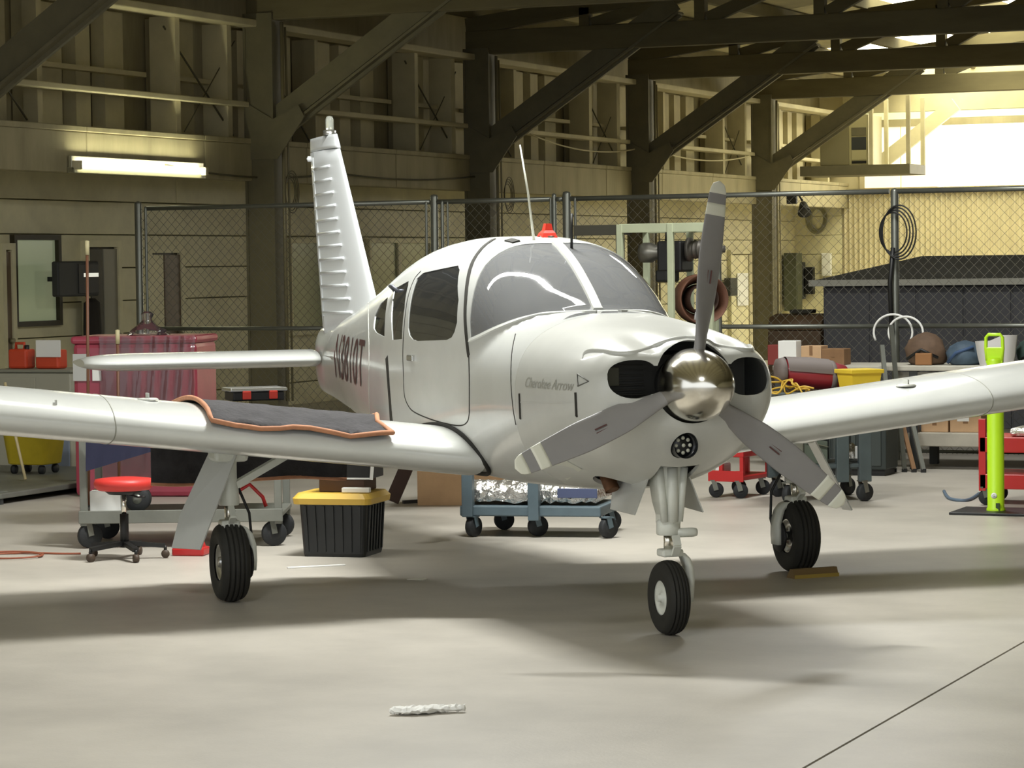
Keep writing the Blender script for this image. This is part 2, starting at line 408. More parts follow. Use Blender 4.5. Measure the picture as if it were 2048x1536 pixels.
M_white = mat('white_paint', (211, 213, 209), 0.22, var=0.05, scale=3, coat=0.35)
M_whiteold = mat('worn_white_paint', (200, 201, 195), 0.32, var=0.06, scale=3, coat=0.2)
M_inner = mat('cabin_lining', (120, 118, 110), 0.8)
M_chrome = mat('polished_metal', (226, 222, 212), 0.17, metal=1.0)
M_steel = mat('bare_steel', (190, 190, 186), 0.25, metal=0.9)
M_blade = mat('blade_grey', (146, 144, 143), 0.4, var=0.06, scale=6)
M_tipw = mat('tip_white', (226, 226, 210), 0.45)
M_tire = mat('tire_rubber', (40, 39, 34), 0.75, var=0.15, scale=12)
M_line = mat('panel_gap', (46, 44, 38), 0.8)
M_gearw = mat('gear_enamel', (224, 226, 216), 0.3, var=0.08, scale=10)
M_rust = mat('rusty_pipe', (112, 78, 52), 0.6, metal=0.5, var=0.3, scale=14)
M_seat = mat('seat_cloth', (74, 78, 86), 0.9)
M_reg = mat('registration_ink', (74, 40, 40), 0.5)

def glassmat(name, tint, dust, gloss=1.0, dustcol=(200, 204, 204)):
    m = bpy.data.materials.new(name); m.use_nodes = True; nt = m.node_tree
    for n in list(nt.nodes):
        if n.type != 'OUTPUT_MATERIAL': nt.nodes.remove(n)
    out = [n for n in nt.nodes][0]
    tr = nt.nodes.new('ShaderNodeBsdfTransparent'); tr.inputs[0].default_value = tuple(lin(c) for c in tint) + (1,)
    df = nt.nodes.new('ShaderNodeBsdfDiffuse'); df.inputs[0].default_value = tuple(lin(c) for c in dustcol) + (1,)
    gl = nt.nodes.new('ShaderNodeBsdfGlossy'); gl.inputs['Roughness'].default_value = 0.04
    fr = nt.nodes.new('ShaderNodeFresnel'); fr.inputs[0].default_value = 1.5
    mu = nt.nodes.new('ShaderNodeMath'); mu.operation = 'MULTIPLY'; mu.inputs[1].default_value = gloss
    m1 = nt.nodes.new('ShaderNodeMixShader'); m1.inputs[0].default_value = dust
    m2 = nt.nodes.new('ShaderNodeMixShader')
    nt.links.new(tr.outputs[0], m1.inputs[1]); nt.links.new(df.outputs[0], m1.inputs[2])
    nt.links.new(fr.outputs[0], mu.inputs[0]); nt.links.new(mu.outputs[0], m2.inputs[0])
    nt.links.new(m1.outputs[0], m2.inputs[1]); nt.links.new(gl.outputs[0], m2.inputs[2])
    nt.links.new(m2.outputs[0], out.inputs[0]); MATS[name] = m
    return m
M_glass = glassmat('windshield_perspex', (216, 217, 216), 0.34, 1.3, (190, 192, 194))
M_glass2 = glassmat('side_perspex', (142, 145, 146), 0.22, 1.2, (112, 114, 114))

def pchip(tab):
    xs = [r[0] for r in tab]; nc = len(tab[0]) - 1; n = len(xs); sl = []
    for c in range(1, nc + 1):
        ys = [r[c] for r in tab]
        d = [(ys[i + 1] - ys[i]) / (xs[i + 1] - xs[i]) for i in range(n - 1)]
        m = [d[0]] + [0 if d[i - 1] * d[i] <= 0 else 2 * d[i - 1] * d[i] / (d[i - 1] + d[i]) for i in range(1, n - 1)] + [d[-1]]
        sl.append((ys, m))
    def f(x):
        x = min(max(x, xs[0]), xs[-1]); i = 0
        while i < n - 2 and x > xs[i + 1]: i += 1
        h = xs[i + 1] - xs[i]; t = (x - xs[i]) / h; t2 = t * t; t3 = t2 * t
        return [(2 * t3 - 3 * t2 + 1) * ys[i] + (t3 - 2 * t2 + t) * h * m[i] + (-2 * t3 + 3 * t2) * ys[i + 1] + (t3 - t2) * h * m[i + 1] for ys, m in sl]
    return f
# s: bottom, top of deck, half width, height of max width, exponent up, exponent down
BODY = pchip([(0.03, .985, 1.318, .305, 1.16, 2.5, 2.3), (.038, .965, 1.342, .335, 1.16, 2.5, 2.2), (.05, .945, 1.358, .362, 1.155, 2.5, 2.15), (.08, .905, 1.374, .398, 1.15, 2.5, 2.1), (.13, .85, 1.386, .428, 1.14, 2.5, 2.05),
              (.2, .79, 1.398, .455, 1.13, 2.6, 2.0), (.3, .735, 1.413, .482, 1.12, 2.6, 2.0), (.45, .69, 1.432, .508, 1.12, 2.5, 2.05),
              (.7, .655, 1.46, .53, 1.11, 2.5, 2.3), (.95, .635, 1.482, .545, 1.10, 2.5, 2.6), (1.3, .62, 1.502, .556, 1.10, 2.5, 2.9), (1.8, .61, 1.515, .562, 1.10, 2.5, 3.2),
              (2.6, .615, 1.515, .56, 1.10, 2.5, 3.3), (3.1, .625, 1.50, .548, 1.10, 2.4, 3.2), (3.6, .65, 1.475, .505, 1.11, 2.4, 3.0), (4.3, .69, 1.44, .41, 1.12, 2.3, 2.9),
              (5.0, .745, 1.405, .30, 1.13, 2.2, 2.8), (5.7, .80, 1.37, .185, 1.14, 2.0, 2.6), (6.3, .855, 1.34, .10, 1.14, 2.0, 2.5), (6.65, .885, 1.315, .062, 1.14, 2.0, 2.3), (6.8, .94, 1.26, .03, 1.14, 2, 2)])
# canopy: s: top, half width, exponent
CAN = pchip([(1.15, 1.30, .27, 2.5), (1.22, 1.44, .38, 2.7), (1.27, 1.498, .44, 2.8), (1.35, 1.564, .485, 2.8), (1.45, 1.632, .515, 2.8), (1.6, 1.722, .538, 2.85), (1.75, 1.79, .55, 2.9), (1.88, 1.834, .555, 2.9),
             (2.05, 1.858, .558, 2.9), (2.3, 1.872, .56, 2.9), (2.6, 1.874, .558, 2.9), (2.9, 1.862, .552, 2.85), (3.2, 1.838, .536, 2.75), (3.5, 1.798, .51, 2.65), (3.9, 1.73, .462, 2.5), (4.4, 1.645, .39, 2.3), (5.0, 1.545, .30, 2.1), (5.5, 1.46, .22, 2.0), (6.0, 1.37, .15, 2.0), (6.3, 1.2, .1, 2)])
def smooth01(x): x = min(max(x, 0), 1); return x * x * (3 - 2 * x)
def rad(s, t, body_only=False):
    zb, zt, w_, zc, nu, nl = BODY(s); c, q = abs(math.cos(t)), math.sin(t)
    if q >= 0: h, n = zt - zc, nu
    else: h, n = zc - zb, nl
    r = ((c / w_) ** n + (abs(q) / h) ** n) ** (-1.0 / n)
    if s < .62 and q > 0 and s < 1.0:
        # eyebrow: the nose bowl dips on each side of the propeller shaft
        l = r * c; dip = math.exp(-((l - .195) / .078) ** 2) * (1 - smooth01((s - .05) / .42)); r -= .05 * dip
    if not body_only and 1.15 < s < 6.3 and q > -.2:
        zt2, w2, n2 = CAN(s); h2 = max(zt2 - zc, .02)
        if q > 0:
            r2 = ((c / w2) ** n2 + (q / h2) ** n2) ** (-1.0 / n2)
            k = .012; r = max(r, r2) if abs(r - r2) > k else max(r, r2) + (k - abs(r - r2)) ** 2 / (4 * k)
    return r
def zc_at(s): return BODY(s)[3]
def P(s, t, off=0.0):
    r = rad(s, t) + off; return Vector((s, r * math.cos(t), zc_at(s) + r * math.sin(t)))
def side_l(s, z):
    """half width of the body at height z"""
    lo, hi = 0.0, 0.75; zc = zc_at(s)
    for _ in range(40):
        m = (lo + hi) / 2; t = math.atan2(z - zc, m)
        if math.hypot(m, z - zc) < rad(s, t): lo = m
        else: hi = m
    return lo
def inside(p):
    if p.x < .03 or p.x > 6.8: return False
    d = p.z - zc_at(p.x); return math.hypot(p.y, d) < rad(p.x, math.atan2(d, p.y if abs(p.y) > 1e-9 else 1e-9))
def hit(u, v, test=inside, far=21.0, near=11.0):
    o, d = ac_ray(u, v); t = near
    while t < far:
        if test(o + d * t):
            a, b = t - .03, t
            for _ in range(24):
                m = (a + b) / 2
                if test(o + d * m): b = m
                else: a = m
            return o + d * b
        t += .03
    if test is inside and v < 760: return hit(u, v + 3, test, far, near)
    return None
def stations(s0, s1):
    out = []; s = s0
    while s < s1 - 1e-6:
        out.append(s); s += .006 if s < .1 else .012 if s < .2 else (.03 if s < 2.1 else .05)
    return out + [s1]
NT = 96
def solid(s0, s1, inset=0.0, e0=0.0, e1=0.0):
    m = MB(); m.loft([[P(s, 2 * PI * (k + .5) / NT, -inset) for k in range(NT)] for s in stations(s0 + e0, s1 - e1)])
    return m
def tmp(m): o = bpy.data.objects.new('tmp', m.mesh('tmp', None)); COL.objects.link(o); return o
def boolean(base, ops):
    """base object; ops list of (operation, object) applied in turn; returns a new mesh"""
    for op, o in ops:
        md = base.modifiers.new('b', 'BOOLEAN'); md.operation = op; md.object = o; md.solver = 'EXACT'
    dg = bpy.context.evaluated_depsgraph_get(); me = bpy.data.meshes.new_from_object(base.evaluated_get(dg))
    for x in [base] + [o for _, o in ops]: bpy.data.objects.remove(x)
    return me
def finish(me, name, m, parent, smooth=40):
    me.materials.clear(); me.materials.append(m); me.name = name
    me.polygons.foreach_set('use_smooth', [True] * len(me.polygons))
    o = bpy.data.objects.new(name, me); COL.objects.link(o); o.parent = parent
    try: me.set_sharp_from_angle(angle=math.radians(smooth))
    except Exception: pass
    return o

# ---- outlines read off the photograph, dropped on the body surface -> (s, z)
def outline(px): return [(h.x, h.z) for h in (hit(u, v) for u, v in px) if h is not None]
ws_bot = outline([(941, 676), (960, 667), (978, 658), (1006, 646), (1037, 635), (1066, 628), (1095, 624), (1130, 622), (1170, 621), (1193, 620)])
ws_side = outline([(1105, 484), (1076, 486), (1037, 490), (1015, 497), (998, 506), (982, 518), (968, 533), (957, 553), (948, 580), (942, 610), (939, 643)])
ws_poly = ws_bot + [(1.0, 1.45), (1.0, 2.1), (1.84, 2.1)] + ws_side
dw = outline([(858, 543), (916, 531), (919, 540), (917, 600), (914, 645), (909, 664), (903, 675), (893, 680), (834, 682), (825, 679), (819, 671), (816, 657), (818, 622), (824, 586), (834, 557), (846, 546)])
rwa = outline([(789, 578), (817, 562), (816, 572), (809, 616), (804, 678), (785, 680), (783, 650), (784, 610)])
rwb = outline([(776, 594), (773, 612), (770, 640), (769, 674), (752, 665), (747, 656), (750, 632), (761, 608)])
print('ws', [(round(a, 2), round(b, 2)) for a, b in ws_poly]); print('dw', [(round(a, 2), round(b, 2)) for a, b in dw]); print('rw', rwa, rwb)
def cutter(poly, l0=-.8, l1=.8): return MB().prism(poly, 'y', l0, l1)

# ---- fuselage shell with window openings
FS0 = .942
def wcut(): return [cutter(ws_poly), cutter(dw), cutter(rwa), cutter(rwb)]
ops = [('DIFFERENCE', tmp(solid(FS0, 6.8, .022, .02, .3)))] + [('DIFFERENCE', tmp(c)) for c in wcut()]
fus = finish(boolean(tmp(solid(FS0, 6.8)), ops), 'fuselage', M_white, ac)
def pane(poly, name, gm, off=.004):
    ops = [('DIFFERENCE', tmp(solid(FS0, 5.0, off + .005, .02, .02))), ('INTERSECT', tmp(poly))]
    return finish(boolean(tmp(solid(FS0, 5.0, off)), ops), name, gm, ac)
pane(cutter(ws_poly, .0, .8), 'windshield', M_glass); pane(cutter(ws_poly, -.8, .0), 'windshield', M_glass)
for pl, nm in ((dw, 'door_window'), (rwa, 'rear_window'), (rwb, 'quarter_window')):
    pane(cutter(pl, 0, .8), nm, M_glass2); pane(cutter(pl, -.8, 0), nm, M_glass2)
def strip_on(pts, w_, h_, name, m, parent=None):
    """flat strip following surface points (list of Vector), width w_, raised h_"""
    mb = MB(); ring = []
    for i, p in enumerate(pts):
        d = (pts[min(i + 1, len(pts) - 1)] - pts[max(i - 1, 0)]).normalized()
        n = Vector((0, p.y, (p.z - zc_at(p.x)))).normalized(); a = d.cross(n).normalized(); n = a.cross(d).normalized()
        ring.append([p - a * w_ / 2 - n * h_, p + a * w_ / 2 - n * h_, p + a * w_ / 2 * .8 + n * h_, p - a * w_ / 2 * .8 + n * h_])
    mb.loft(ring, smooth=False); return mb.build(name, m, parent or ac)
def top_line(s0, s1, l=0.0, n=24):
    out = []
    for i in range(n + 1):
        s = s0 + (s1 - s0) * i / n; z = 2.2; lo, hi = zc_at(s), 2.2
        for _ in range(30):
            m = (lo + hi) / 2
            if inside(Vector((s, l, m))): lo = m
            else: hi = m
        out.append(Vector((s, l, lo)))
    return out
strip_on(top_line(1.262, 1.87), .058, .006, 'windshield_post', M_whiteold)
def px_line(px, w_=.008, h_=.002, name='panel_gap', m=None, n=6):
    q = beziers([(u, v, 0) for u, v in px], n); pts = [hit(p.x, p.y) for p in q]; pts = [p for p in pts if p is not None]
    return strip_on(pts, w_, h_, name, m or M_line)
# windshield base trim, both sides (mirrored)
tb = [hit(u, v) for u, v in [(938, 681), (960, 671), (990, 657), (1020, 645), (1050, 635), (1085, 627), (1130, 624), (1193, 622)]]
tb = beziers([p for p in tb if p], 4)
strip_on(tb, .022, .004, 'windshield_trim', M_whiteold)
strip_on([Vector((p.x, -p.y, p.z)) for p in tb], .022, .004, 'windshield_trim', M_whiteold)

# ---- cabin door outline, gaps and fittings
px_line([(987, 479), (966, 495), (947, 522), (937, 555), (932, 600), (931, 640), (935, 690), (938, 712)], .03, .004, 'door_seal')
px_line([(938, 712), (939, 760), (939, 825)], .008, .003, 'door_gap')
px_line([(939, 825), (935, 843), (922, 851), (895, 848), (860, 838), (830, 825), (817, 812), (809, 790), (807, 750), (806, 705), (808, 660), (815, 600), (828, 560), (842, 542)], .007, .002, 'door_gap')
px_line([(774, 714), (776, 745), (779, 790), (784, 846)], .05, .003, 'dark_strip', M_line)  # dark upright strip along the rear body side
px_line([(737, 590), (737, 640), (738, 700), (738, 780), (740, 840)], .008, .002, 'skin_seam', M_whiteold)
px_line([(1031, 668), (1024, 705), (1022, 760), (1026, 815), (1032, 850)], .007, .002, 'cowl_seam')
px_line([(1034, 804), (1090, 806), (1152, 803)], .006, .002, 'cowl_hinge', M_whiteold)
for ux, v0, v1 in ((1039, 787, 838), (1151, 785, 833)):
    px_line([(ux, v0), (ux + 1, (v0 + v1) / 2), (ux + 2, v1)], .018, .004, 'cowl_latch', M_line)
h1 = hit(824, 716)
MB().bbox(h1.x - .05, h1.x + .05, h1.y - .01, h1.y + .018, h1.z - .016, h1.z + .016, .006).build('door_handle', M_steel, ac)
h1 = hit(793, 576)
MB().tube([h1 + Vector((-.05, .0, -.02)), h1 + Vector((-.02, .03, .012)), h1 + Vector((.03, .03, .012)), h1 + Vector((.05, 0, -.015))], .009, 8).build('assist_handle', mat('handle_grey', (110, 112, 120), .4, metal=.6), ac)

# ---- engine cowling
def slot():
    m = []
    e = MB()
    for sg in (1, -1):
        pts = [(sg * .268 + (.125 if sg * math.cos(a) > 0 else .10) * math.copysign(abs(math.cos(a)) ** .85, math.cos(a)), 1.205 + (.085 if math.sin(a) > 0 else .088) * math.copysign(abs(math.sin(a)) ** .8, math.sin(a))) for a in [2 * PI * i / 32 for i in range(32)]]
        m.append(MB().prism(pts, 'x', -.2, .30))
    m.append(MB().prism([(.188 * math.cos(2 * PI * i / 40), 1.185 + .188 * math.sin(2 * PI * i / 40)) for i in range(40)], 'x', -.2, .30))
    m.append(MB().box(-.2, .30, -.27, .27, 1.135, 1.262))
    return m
ZP = 1.172
ll = hit(1368, 891)
ops = [('DIFFERENCE', tmp(solid(.03, .94, .02, .012, .03)))] + [('DIFFERENCE', tmp(c)) for c in slot()]
ops += [('DIFFERENCE', tmp(MB().cyl((ll.x - .2, ll.y, ll.z), (ll.x + .2, ll.y, ll.z), .060, 28)))]
ex = hit(1228, 968)
ops += [('DIFFERENCE', tmp(MB().lathe([(.001, -.16), (.10, -.16), (.10, .16), (.001, .16)], (ex.x, ex.y, ex.z), (0, 0, 1), 20)))]
ops += [('DIFFERENCE', tmp(MB().box(.20, .50, -.095, .095, .5, .80)))]
cowl = finish(boolean(tmp(solid(.03, .94)), ops), 'engine_cowling', M_whiteold, ac)
# rolled lip above the intakes
lip = [hit(u, v) for u, v in ((1166, 716), (1170, 706), (1184, 700), (1210, 701), (1240, 706), (1270, 704), (1300, 695), (1325, 685), (1350, 678), (1375, 675))]
lip = beziers([p for p in lip if p], 4); nl_ = len(lip)
lr_ = [.004 + .010 * smooth01(i / 8) for i in range(nl_)]
for sg in (1, -1):
    MB().tube([Vector((p.x + .003, sg * p.y, p.z - .003)) for p in lip], lr_, 12).build('cowl_lip', M_whiteold, cowl)
# dark engine compartment behind the intakes, with cylinder fins and baffle
eb = MB().box(.31, .86, -.37, .37, .93, 1.30).build('engine_baffle', mat('baffle_grey', (84, 83, 78), .7, metal=.3), ac)
for sg in (1, -1):
    for j in range(7):
        MB().box(.27 + j * .004, .30, sg * .20 - .06, sg * .20 + .10 * sg, 1.12 + j * .022, 1.127 + j * .022).build('cooling_fin', mat('fin_grey', (70, 68, 62), .6, metal=.4), eb)
MB().bbox(.255, .30, .27, .35, 1.165, 1.25, .005).build('intake_duct', mat('duct_grey', (104, 102, 86), .7), eb)
MB().lathe([(.115, .0), (.115, .16), (.09, .2)], (.06, 0, ZP), (1, 0, 0), 24).build('crankshaft_case', mat('case_grey', (58, 58, 56), .6, metal=.3), eb)
# landing light
lt = MB().lathe([(.0, .012), (.03, .01), (.052, .004), (.058, -.01), (.058, .05)], (ll.x + .022, ll.y, ll.z), (-1, 0, 0), 28).build('landing_light', mat('lamp_black', (26, 28, 30), .25), ac)
led = MB().lathe([(.0001, .005), (.008, .004), (.009, 0)], (0, 0, 0), (-1, 0, 0), 10).mesh('lamp_led', mat('lamp_led', (214, 214, 196), .2))
for i in range(9):
    a = 2 * PI * i / 8; rr = .034 if i < 8 else 0
    inst('lamp_led', led, lt, (ll.x + .012 - (.006 if i == 8 else 0), ll.y + rr * math.cos(a), ll.z + rr * math.sin(a)))
# exhaust
e = MB(); e.tube([(ex.x + .12, ex.y + .02, .80), (ex.x + .04, ex.y + .01, .70), (ex.x + .02, ex.y, ex.z - .03)], [.034, .034, .036], 14, caps=False)
e.tube([(ex.x + .02, ex.y, ex.z - .03), (ex.x + .06, ex.y + .005, .74)], [.03, .03], 14); e.build('exhaust_pipe', M_rust, ac)
MB().bar((ex.x - .02, ex.y - .03, .77), (ex.x + .05, ex.y - .01, ex.z - .01), .016).build('exhaust_strap', mat('strap_brass', (150, 110, 66), .5, metal=.4), ac)
# chin patch
q = [hit(u, v) for u, v in ((1100, 925), (1130, 919), (1165, 938), (1135, 960))]
if all(q): MB().add([p + Vector((-.002, .003, -.001)) for p in q] + [p - Vector((0, .004, 0)) for p in q], [(0, 1, 2, 3), (4, 7, 6, 5)]).build('skin_patch', mat('patch_paint', (206, 207, 196), .35), ac)

# ---- spinner and propeller
spn = [(.155, .075), (.163, .06), (.165, .03), (.164, -.01), (.160, -.05), (.152, -.09), (.139, -.13), (.121, -.17), (.097, -.205), (.068, -.232), (.036, -.247), (.0, -.252)]
sp = MB().lathe([(0.001, .075)] + spn, (0, 0, ZP), (1, 0, 0), 48).build('spinner', M_chrome, ac)
R_ = .925; CLK = 8.0
CH = pchip([(.10, .072), (.17, .085), (.27, .118), (.40, .148), (.55, .150), (.70, .132), (.80, .114), (.87, .098), (.905, .074), (.92, .042), (.925, .006)])
TW = pchip([(.10, 62), (.25, 44), (.40, 33), (.60, 24), (.80, 19), (.925, 17)])
THK = pchip([(.10, .062), (.2, .046), (.35, .028), (.6, .017), (.8, .011), (.925, .004)])
def blade_mesh(r0, r1, name, m, fat=0.0):
    rings = []; n = max(3, int((r1 - r0) / .012))
    for i in range(n + 1):
        r = r0 + (r1 - r0) * i / n; c = CH(r)[0]; b = math.radians(TW(r)[0]); th = THK(r)[0] + fat * 2
        ring = []
        for k in range(20):
            a = 2 * PI * k / 20; x = c / 2 * math.cos(a) * (1 + fat * 2 / c) - .01 * (1 - r / .5 if r < .5 else 0); y = th / 2 * math.sin(a)
            # chord along -Y (turn direction) tilted aft by the pitch angle
            ring.append((-x * math.sin(b) + y * math.cos(b), x * math.cos(b) + y * math.sin(b), r))
        rings.append(ring)
    return MB().loft(rings).mesh(name, m)
bmain = blade_mesh(.10, .905, 'propeller_blade', M_blade); btip = blade_mesh(.868, .925, 'tip_band', M_tipw, .0008); bband = blade_mesh(.768, .822, 'tip_band', M_tipw, .0008)
mk = MB().box(-.012, -.008, -.012, -.006, .46, .52); mk.box(-.012, -.008, .006, .012, .46, .52); mk = mk.mesh('maker_mark', mat('mark_red', (92, 60, 58), .5))
for i in range(3):
    t = math.radians(CLK + 120 * i)
    o = inst('propeller_blade', bmain, ac, (0.01, 0, ZP), (t, 0, 0))
    inst('tip_band', btip, o); inst('tip_band', bband, o); inst('maker_mark', mk, o, (-.004, 0, 0))

# ---- wings
def le_s(l): a = abs(l); return 1.70 - .09 * (1 - smooth01((a - .5) / .45))
def chord(l): return 3.30 - le_s(l)
def le_z(l): a = abs(l); return .757 + (a - .55) * (.1175 if l > 0 else .108)
def foil(u, up):
    yt = 5 * .15 * (.2969 * math.sqrt(max(u, 0)) - .126 * u - .3516 * u * u + .2843 * u ** 3 - .1036 * u ** 4)
    m_, p_ = .02, .4; yc = m_ / p_ ** 2 * (2 * p_ * u - u * u) if u < p_ else m_ / (1 - p_) ** 2 * (1 - 2 * p_ + 2 * p_ * u - u * u)
    return yc + yt if up else yc - yt
INC = math.tan(math.radians(1.2))
def wing_z(s, l, up):
    c = chord(l); u = min(max((s - le_s(l)) / c, 0), 1); return le_z(l) + foil(u, up) * 1.6 - u * c * INC
def wing_in(p):
    a = abs(p.y)
    if a < .4 or a > 4.57 or p.x < le_s(p.y) or p.x > 3.3: return False
    return wing_z(p.x, p.y, False) < p.z < wing_z(p.x, p.y, True)
def whit(u, v): return hit(u, v, wing_in)
us = [(1 - math.cos(PI * i / 26)) / 2 for i in range(27)]
def wing(sg):
    rings = []
    ls = [.48, .52, .56, .62, .7, .78, .86, .95, 1.05, 1.2, 1.6, 2.0, 2.5, 3.0, 3.5, 4.0, 4.35, 4.45, 4.52, 4.56, 4.57]
    for a in ls:
        l = sg * a; k = 1.0 if a < 4.36 else max(.03, math.sqrt(max(0, 1 - ((a - 4.35) / .22) ** 2)))
        ring = []
        for u in reversed(us): s_ = le_s(l) + u * chord(l); zm = (wing_z(s_, l, True) + wing_z(s_, l, False)) / 2; ring.append((s_, l, zm + (wing_z(s_, l, True) - zm) * k))
        for u in us[1:-1]: s_ = le_s(l) + u * chord(l); zm = (wing_z(s_, l, True) + wing_z(s_, l, False)) / 2; ring.append((s_, l, zm + (wing_z(s_, l, False) - zm) * k))
        rings.append(ring)
    z_ = wing_z(2.49, sg * 1.2, False)
    well = MB().box(2.37, 2.61, sg * .95, sg * 1.50, z_ - .12, z_ + .10)      # wheel well, a real recess
    return finish(boolean(tmp(MB().loft(rings)), [('DIFFERENCE', tmp(well))]), 'wing', M_white, ac)
WR, WL = wing(1), wing(-1)
def foil_loop(l, off=.004, u0=0, u1=1):
    pts = []
    for u in reversed(us):
        if u0 <= u <= u1: s_ = le_s(l) + u * chord(l); pts.append(Vector((s_ - (off if u < .01 else 0), l, wing_z(s_, l, True) + off * (u > .001))))
    for u in us[1:]:
        if u0 <= u <= u1: s_ = le_s(l) + u * chord(l); pts.append(Vector((s_, l, wing_z(s_, l, False) - off)))
    return pts
for l, w_ in ((2.32, .0035), (-2.4, .0035)):
    MB().tube(foil_loop(l, -.001, 0, .99), w_, 6).build('tank_seam', mat('seam_grey', (150, 150, 140), .6), WR if l > 0 else WL)
# black rubber seal where the wing meets the body
for sg in (1, -1):
    pts = []
    for u, up in [(u, True) for u in reversed(us) if u < .62] + [(u, False) for u in us[1:] if u < .5]:
        s_ = le_s(.56) + u * chord(.56); l = .56
        z = wing_z(le_s(.56) + u * chord(.56), .56, up); pts.append(Vector((le_s(.56) + u * chord(.56) - .004, sg * (side_l(min(max(s_, .95), 6), max(z, .66)) + .004), z + (.006 if up else -.006))))
    MB().tube(pts, .012, 8).build('root_seal', mat('rubber_seal', (34, 34, 30), .7), ac)
# fuel caps and stall tab
for (u, v), wg in (((295, 800), WR), ((1812, 772), WL)):
    h1 = whit(u, v)
    if h1: MB().lathe([(.055, 0), (.055, .006), (.045, .012), (.0, .013)], (h1.x, h1.y, wing_z(h1.x, h1.y, True) - .002), (0, 0, 1), 20).build('fuel_cap', M_whiteold, wg); MB().box(h1.x - .03, h1.x + .03, h1.y - .004, h1.y + .004, h1.z + .008, h1.z + .035).build('cap_tab', M_whiteold, wg)
h1 = whit(112, 808)
if h1: MB().box(h1.x - .01, h1.x + .02, h1.y - .004, h1.y + .004, h1.z - .01, h1.z + .02).build('stall_tab', M_whiteold, WR)

# ---- tail: fin, rudder, stabilator
fin_pts = [(5.20, 1.36), (6.16, 2.52), (6.72, 2.545), (6.42, 1.30)]
def slab(le0, le1, te0, te1, th0, th1, n=14, m=M_white, name='fin', nose=True, tail=True, tipround=False):
    """vertical foil between root (le0..te0) and tip (le1..te1); points are (s,z)"""
    rings = []
    for i in range(n + 1):
        f = i / n; a = (le0[0] + (le1[0] - le0[0]) * f, le0[1] + (le1[1] - le0[1]) * f); b = (te0[0] + (te1[0] - te0[0]) * f, te0[1] + (te1[1] - te0[1]) * f); th = th0 + (th1 - th0) * f
        ring = []
        for k in range(24):
            t = 2 * PI * k / 24; x = (1 - math.cos(t)) / 2
            if nose and tail: h = th * (math.sqrt(x) * 1.9 * (1 - x)) * 1.3
            elif nose: h = th * min(1, math.sqrt(max(x, 0) * 2.2))
            else: h = th * (1 - x) + .004
            ring.append((a[0] + (b[0] - a[0]) * x, (h / 2) * (1 if t <= PI else -1), a[1] + (b[1] - a[1]) * x))
        rings.append(ring)
    return MB().loft(rings).build(name, m, ac)
M_fin = mat('fin_paint', (232, 236, 238), 0.35, coat=.2)
HB0, HB1 = (6.40, 1.28), (6.72, 2.50)
slab((5.22, 1.38), (6.17, 2.50), HB0, HB1, .13, .075, name='fin', m=M_fin, tail=False)
slab((6.415, 1.05), (6.735, 2.50), (6.62, 1.05), (6.945, 2.50), .09, .06, name='rudder', m=M_fin, nose=False)
cap = slab((6.17, 2.505), (6.24, 2.60), (6.95, 2.505), (6.95, 2.595), .08, .05, n=4, name='fin_cap', m=M_fin)
for sgl in (1,):
    nb = 12
    for i in range(nb):
        f = .10 + .8 * i / (nb - 1); z0 = 1.3 + f * 1.2
        h0 = Vector((6.40 + .32 * f, 0, z0)); lead = 5.22 + .95 * (z0 - 1.38) / 1.12
        th = .13 + (.075 - .13) * f
        for sg in (1, -1):
            MB().tube([(h0.x - .02, sg * (th / 2), z0), (h0.x - .02 - (h0.x - lead) * .60, sg * (th / 2 - .002), z0 + .012)], [.013, .009], 6).build('skin_bead', M_fin, ac)
            MB().tube([(h0.x + .03, sg * .042 * (1.1 - .3 * f), z0 - .004), (h0.x + .17, sg * .016, z0 - .01)], [.008, .005], 6).build('rudder_bead', M_fin, ac)
    MB().tube([(6.41, .062, 1.4), (6.725, .036, 2.46)], .009, 6).build('rudder_hinge_line', M_fin, ac)
sb = MB().lathe([(.045, 0), (.045, .03), (.03, .035)], (6.42, 0, 2.60), (0, 0, 1), 18).build('beacon_base', M_steel, ac)
MB().lathe([(.028, .0), (.028, .07), (.02, .09), (0, .095)], (6.42, 0, 2.632), (0, 0, 1), 18).build('beacon_lens', mat('clear_lens', (226, 230, 220), .08, trans=.7), sb)
MB().lathe([(.02, -.03), (.02, .03), (.0, .04)], (6.90, 0, 2.46), (0, 1, 0), 10).build('rudder_horn', M_fin, ac)
def stab(sg):
    rings = []
    for i in range(30):
        f = i / 29; a = .10 + 1.545 * f
        k = math.sqrt(max(0, 1 - ((a - 1.33) / .318) ** 2)) if a > 1.33 else 1.0; k = max(k, .03)
        le = 6.36 + .22 * (1 - k) ** 1.2; te = 7.12 - .10 * (1 - k)
        ring = []
        for u in reversed(us): ring.append((le + u * (te - le), sg * a, 1.11 + foil(u, True) * .72 * (.35 + .65 * k) * .92))
        for u in us[1:-1]: ring.append((le + u * (te - le), sg * a, 1.11 - foil(u, True) * .72 * (.35 + .65 * k) * .80))
        rings.append(ring)
    return MB().loft(rings).build('stabilator', M_white, ac)
stab(1); stab(-1)

